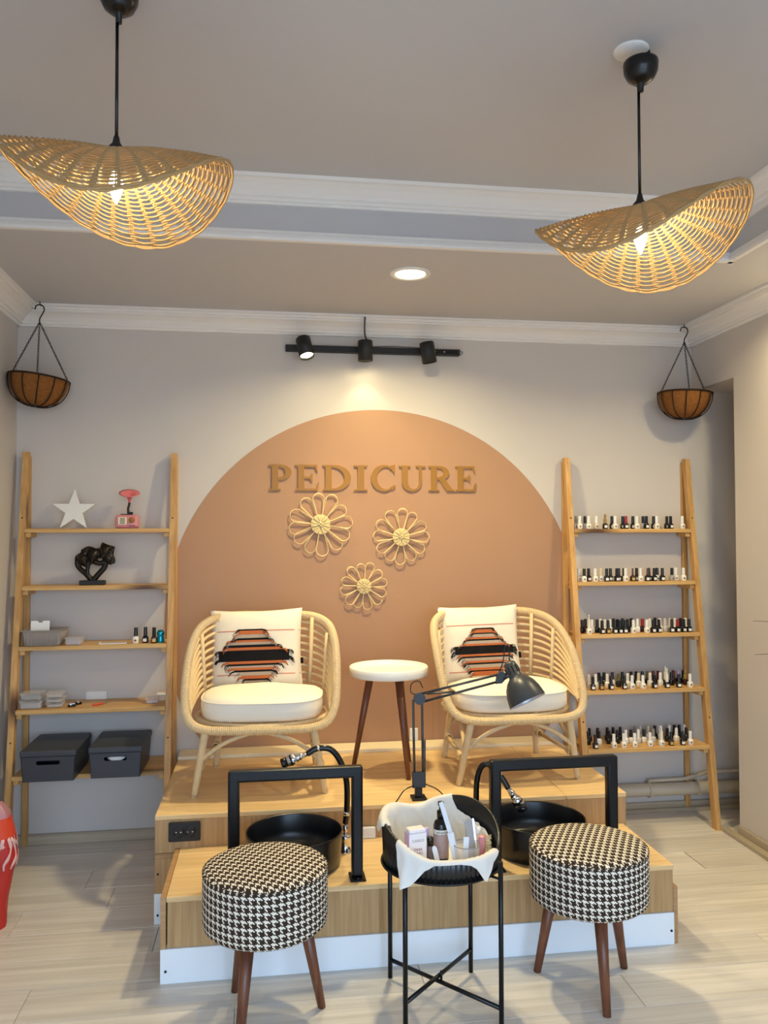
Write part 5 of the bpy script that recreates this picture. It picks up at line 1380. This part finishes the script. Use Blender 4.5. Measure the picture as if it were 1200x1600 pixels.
# charcoal lidded boxes
def lidbox(label, loc, W, D, H, tissue):
    t = thing('lidded_box', label, 'box', loc, 0, 'charcoal lidded boxes')
    hw, hd = W / 2, D / 2; fx = W * .22; hz0, hz1 = H - .035, H - .017
    def pz(x, z): q = z / H; return (x * (.90 + .06 * q), z)
    # body: front wall with a rounded hand hole, sides, back, bottom
    mb = MB(); th = .0035
    yf_ = lambda z: -hd * (.93 + .05 * z / H)
    hole = [(fx, hz0 + .004), (fx, hz1 - .002), (fx - .008, hz1), (-fx + .008, hz1), (-fx, hz1 - .002), (-fx, hz0 + .004), (-fx + .007, hz0), (fx - .007, hz0)]
    outer = [(hw, 0.0), (hw, H), (hw * .5, H), (-hw * .5, H), (-hw, H), (-hw, 0.0), (-hw * .5, 0), (hw * .5, 0)]
    o2 = [pz(x, z) for x, z in outer]; h2 = [pz(x, z) for x, z in hole]
    vs = [(x, yf_(z), z) for x, z in o2] + [(x, yf_(z), z) for x, z in h2] + [(x, yf_(z) + th, z) for x, z in h2] + [(x, yf_(z) + th, z) for x, z in o2]
    fs = []
    for i in range(8):
        j = (i + 1) % 8
        fs += [(i, j, 8 + j, 8 + i), (8 + i, 8 + j, 16 + j, 16 + i), (16 + i, 16 + j, 24 + j, 24 + i), (24 + i, 24 + j, j, i)]
    mb.add(vs, fs)
    yb0, yb1 = hd * .93, hd * .98
    for s in (-1, 1):
        a0, a1 = s * hw * .90, s * hw * .96
        mb.add([(a0, yf_(0), 0), (a1, yf_(H), H), (a1, yb1, H), (a0, yb0, 0), (a0 - s * th, yf_(0), 0), (a1 - s * th, yf_(H), H), (a1 - s * th, yb1, H), (a0 - s * th, yb0, 0)],
               [(0, 1, 2, 3), (4, 7, 6, 5), (0, 3, 7, 4), (1, 5, 6, 2), (0, 4, 5, 1), (3, 2, 6, 7)])
    mb.add([(-hw * .90, yb0, 0), (hw * .90, yb0, 0), (hw * .96, yb1, H), (-hw * .96, yb1, H), (-hw * .90, yb0 - th, 0), (hw * .90, yb0 - th, 0), (hw * .96, yb1 - th, H), (-hw * .96, yb1 - th, H)],
           [(0, 1, 2, 3), (4, 7, 6, 5), (0, 4, 5, 1), (3, 2, 6, 7), (0, 3, 7, 4), (1, 5, 6, 2)])
    mb.box((-hw * .90, -hd * .93, 0), (hw * .90, hd * .93, .003))
    mb.build('body', M_GREYBOX, t)
    MB().box((-hw, -hd, H + .0005), (hw, hd, H + .028), .006).build('lid', M_GREYBOX, t)
    if tissue:
        b = MB(); b.grid(lambda u, v: (lambda d, r: Vector((d.x * r * 1.9, -hd * .93 + .012 + d.y * .012, hz0 + .008 + d.z * r * .8)))(Vector((sin(pi * v) * cos(2 * pi * u), sin(pi * v) * sin(2 * pi * u), cos(pi * v))), .018 * (1 + .3 * noise.noise(Vector((cos(2 * pi * u) * 2, sin(2 * pi * u) * 2, v * 5))))), 24, 14, wrap_u=True)
        tt = tag(b.build('plastic_bag', M_TISSUE), 'crumpled white bag showing in the hand hole of the right charcoal box', 'bag'); tt.location = loc
lidbox('charcoal lidded box with empty hand hole, left on the lowest left shelf', (-.975, 3.915, zt5), .240, .320, .110, False)
lidbox('charcoal lidded box with white bag in its hand hole, right on the lowest left shelf', (-.690, 3.925, zt5), .236, .310, .112, True)

# ------------------------------------------------------------------ red paper bag at the left edge
t = thing('gift_bag', 'red paper bag with pale pink swirl print on the floor by the left wall', 'bag', (-1.060, 3.300, 0), radians(8))
rows = [(0, .055, .05), (.10, .060, .055), (.20, .078, .062), (.262, .094, .066), (.33, .086, .066), (.40, .070, .060), (.452, .058, .052)]
def bagp(u, v):
    s = v * (len(rows) - 1); i = min(int(s), len(rows) - 2); f = s - i
    z, w, d = [rows[i][q] * (1 - f) + rows[i + 1][q] * f for q in range(3)]
    a = 2 * pi * u; cr = .004 * noise.noise((cos(a) * 3, sin(a) * 3, v * 6))
    c, s_ = cos(a), sin(a)
    return Vector(((w + cr) * abs(c) ** .7 * (1 if c > 0 else -1), (d + cr) * abs(s_) ** .7 * (1 if s_ > 0 else -1), z))
mb = MB(); mb.grid(lambda u, v: bagp(u, v * .70), 40, 16, wrap_u=True); mb.add([(0, 0, .001)] + [tuple(bagp(k / 40, 0)) for k in range(40)], [(0, 1 + (k + 1) % 40, 1 + k) for k in range(40)])
mb.build('bag_body', M_RED, t)
mb = MB(); mb.grid(lambda u, v: bagp(u, .70 + v * .19), 40, 8, wrap_u=True); mb.build('upper_band', M_REDOR, t, 'orange red upper band')
mb = MB(); mb.grid(lambda u, v: (lambda p: Vector((p.x * (1 - .5 * v * v), p.y * (1 - .5 * v * v), p.z + .02 * v)))(bagp(u, .89 + .11 * v)), 40, 8, wrap_u=True); mb.build('bag_top', mat('pink_film', '#c98f96', .3, alpha=.85), t, 'translucent pink top')
pr = MB()
for k in range(14):
    u0 = .58 + .0714 * k; pts = []
    for j in range(14):
        q = j / 13; u = u0 + .035 * sin(q * 5 + k); v = .40 + .30 * q
        p = bagp(u % 1, v); n_ = Vector((p.x, p.y, 0)).normalized(); pts.append(p + n_ * .0012)
    pr.tube(pts, [.0075 + .003 * sin(j * .9 + k) for j in range(14)], 6, flat=.2, upv=Vector((pts[0].y, -pts[0].x, 0)).normalized())
for k in range(7):
    u0 = .62 + .13 * k; pts = []
    for j in range(8):
        q = j / 7; u = u0 + .08 * q; v = .62 + .05 * sin(q * pi)
        p = bagp(u % 1, v); n_ = Vector((p.x, p.y, 0)).normalized(); pts.append(p + n_ * .0013)
    pr.tube(pts, .0065, 6, flat=.2, upv=(0, 0, 1))
pr.build('swirl_print', M_PALEPINK, t, 'pale pink swirl print')

# ------------------------------------------------------------------ leafy plant reaching in from the right
t = thing('potted_plant', 'tall plant with thin dark arching leaves before the right wall', 'plant', (1.985, 2.455, 0))
MB().lathe([(0, 0), (.150, 0), (.165, .01), (.195, .26), (.200, .30), (.188, .30), (.180, .25), (0, .25)], seg=40).build('pot', mat('brown_pot', '#6b5346', .7, noise_amt=.2, noise_scale=40), t)
MB().lathe([(0, .252), (.178, .252), (.17, .262), (0, .268)], seg=30).build('soil', mat('soil', '#2c211a', 1.0), t)
MB().tube(bez([(0, 0, .25), (.01, .01, .6), (-.01, 0, 1.0), (0, .01, 1.35)], 8), .014, 10).build('stem', mat('plant_stem', '#5b4a34', .8), t)
def leaf(z0, ang, L, rise, drop, w, tw=0.0):
    mb = MB(); A = []; B_ = []
    for i in range(15):
        q = i / 14; r = L * q; z = z0 + rise * q - drop * q * q
        ww = w * sin(pi * min(1, .12 + .88 * (1 - q))) ** .8 * (1 - q) ** .35 if q < 1 else 0.0004
        c = Vector((r * cos(ang), r * sin(ang), z)); n_ = Vector((-sin(ang) * (1 - tw), cos(ang) * (1 - tw), tw)).normalized()
        A.append(c + n_ * ww + Vector((0, 0, ww * .4))); B_.append(c - n_ * ww + Vector((0, 0, ww * .4)))
    mb.strip(A, B_, (0, 0, .0012), True); mb.build('leaf', M_LEAF, t)
rr = random.Random(4)
leaf(1.18, radians(168), .372, .02, .0, .007)
leaf(1.16, radians(176), .335, .04, .14, .017, .9)
leaf(1.06, radians(150), .345, .06, .05, .008)
leaf(1.38, radians(172), .300, .16, .02, .008)
leaf(1.30, radians(160), .290, .10, .02, .007)
leaf(.98, radians(178), .300, .03, .05, .008)
for k in range(26):
    a = radians(rr.uniform(-120, 120)); leaf(rr.uniform(.8, 1.35), a, rr.uniform(.16, .26), rr.uniform(.05, .2), rr.uniform(.02, .15), rr.uniform(.006, .012))
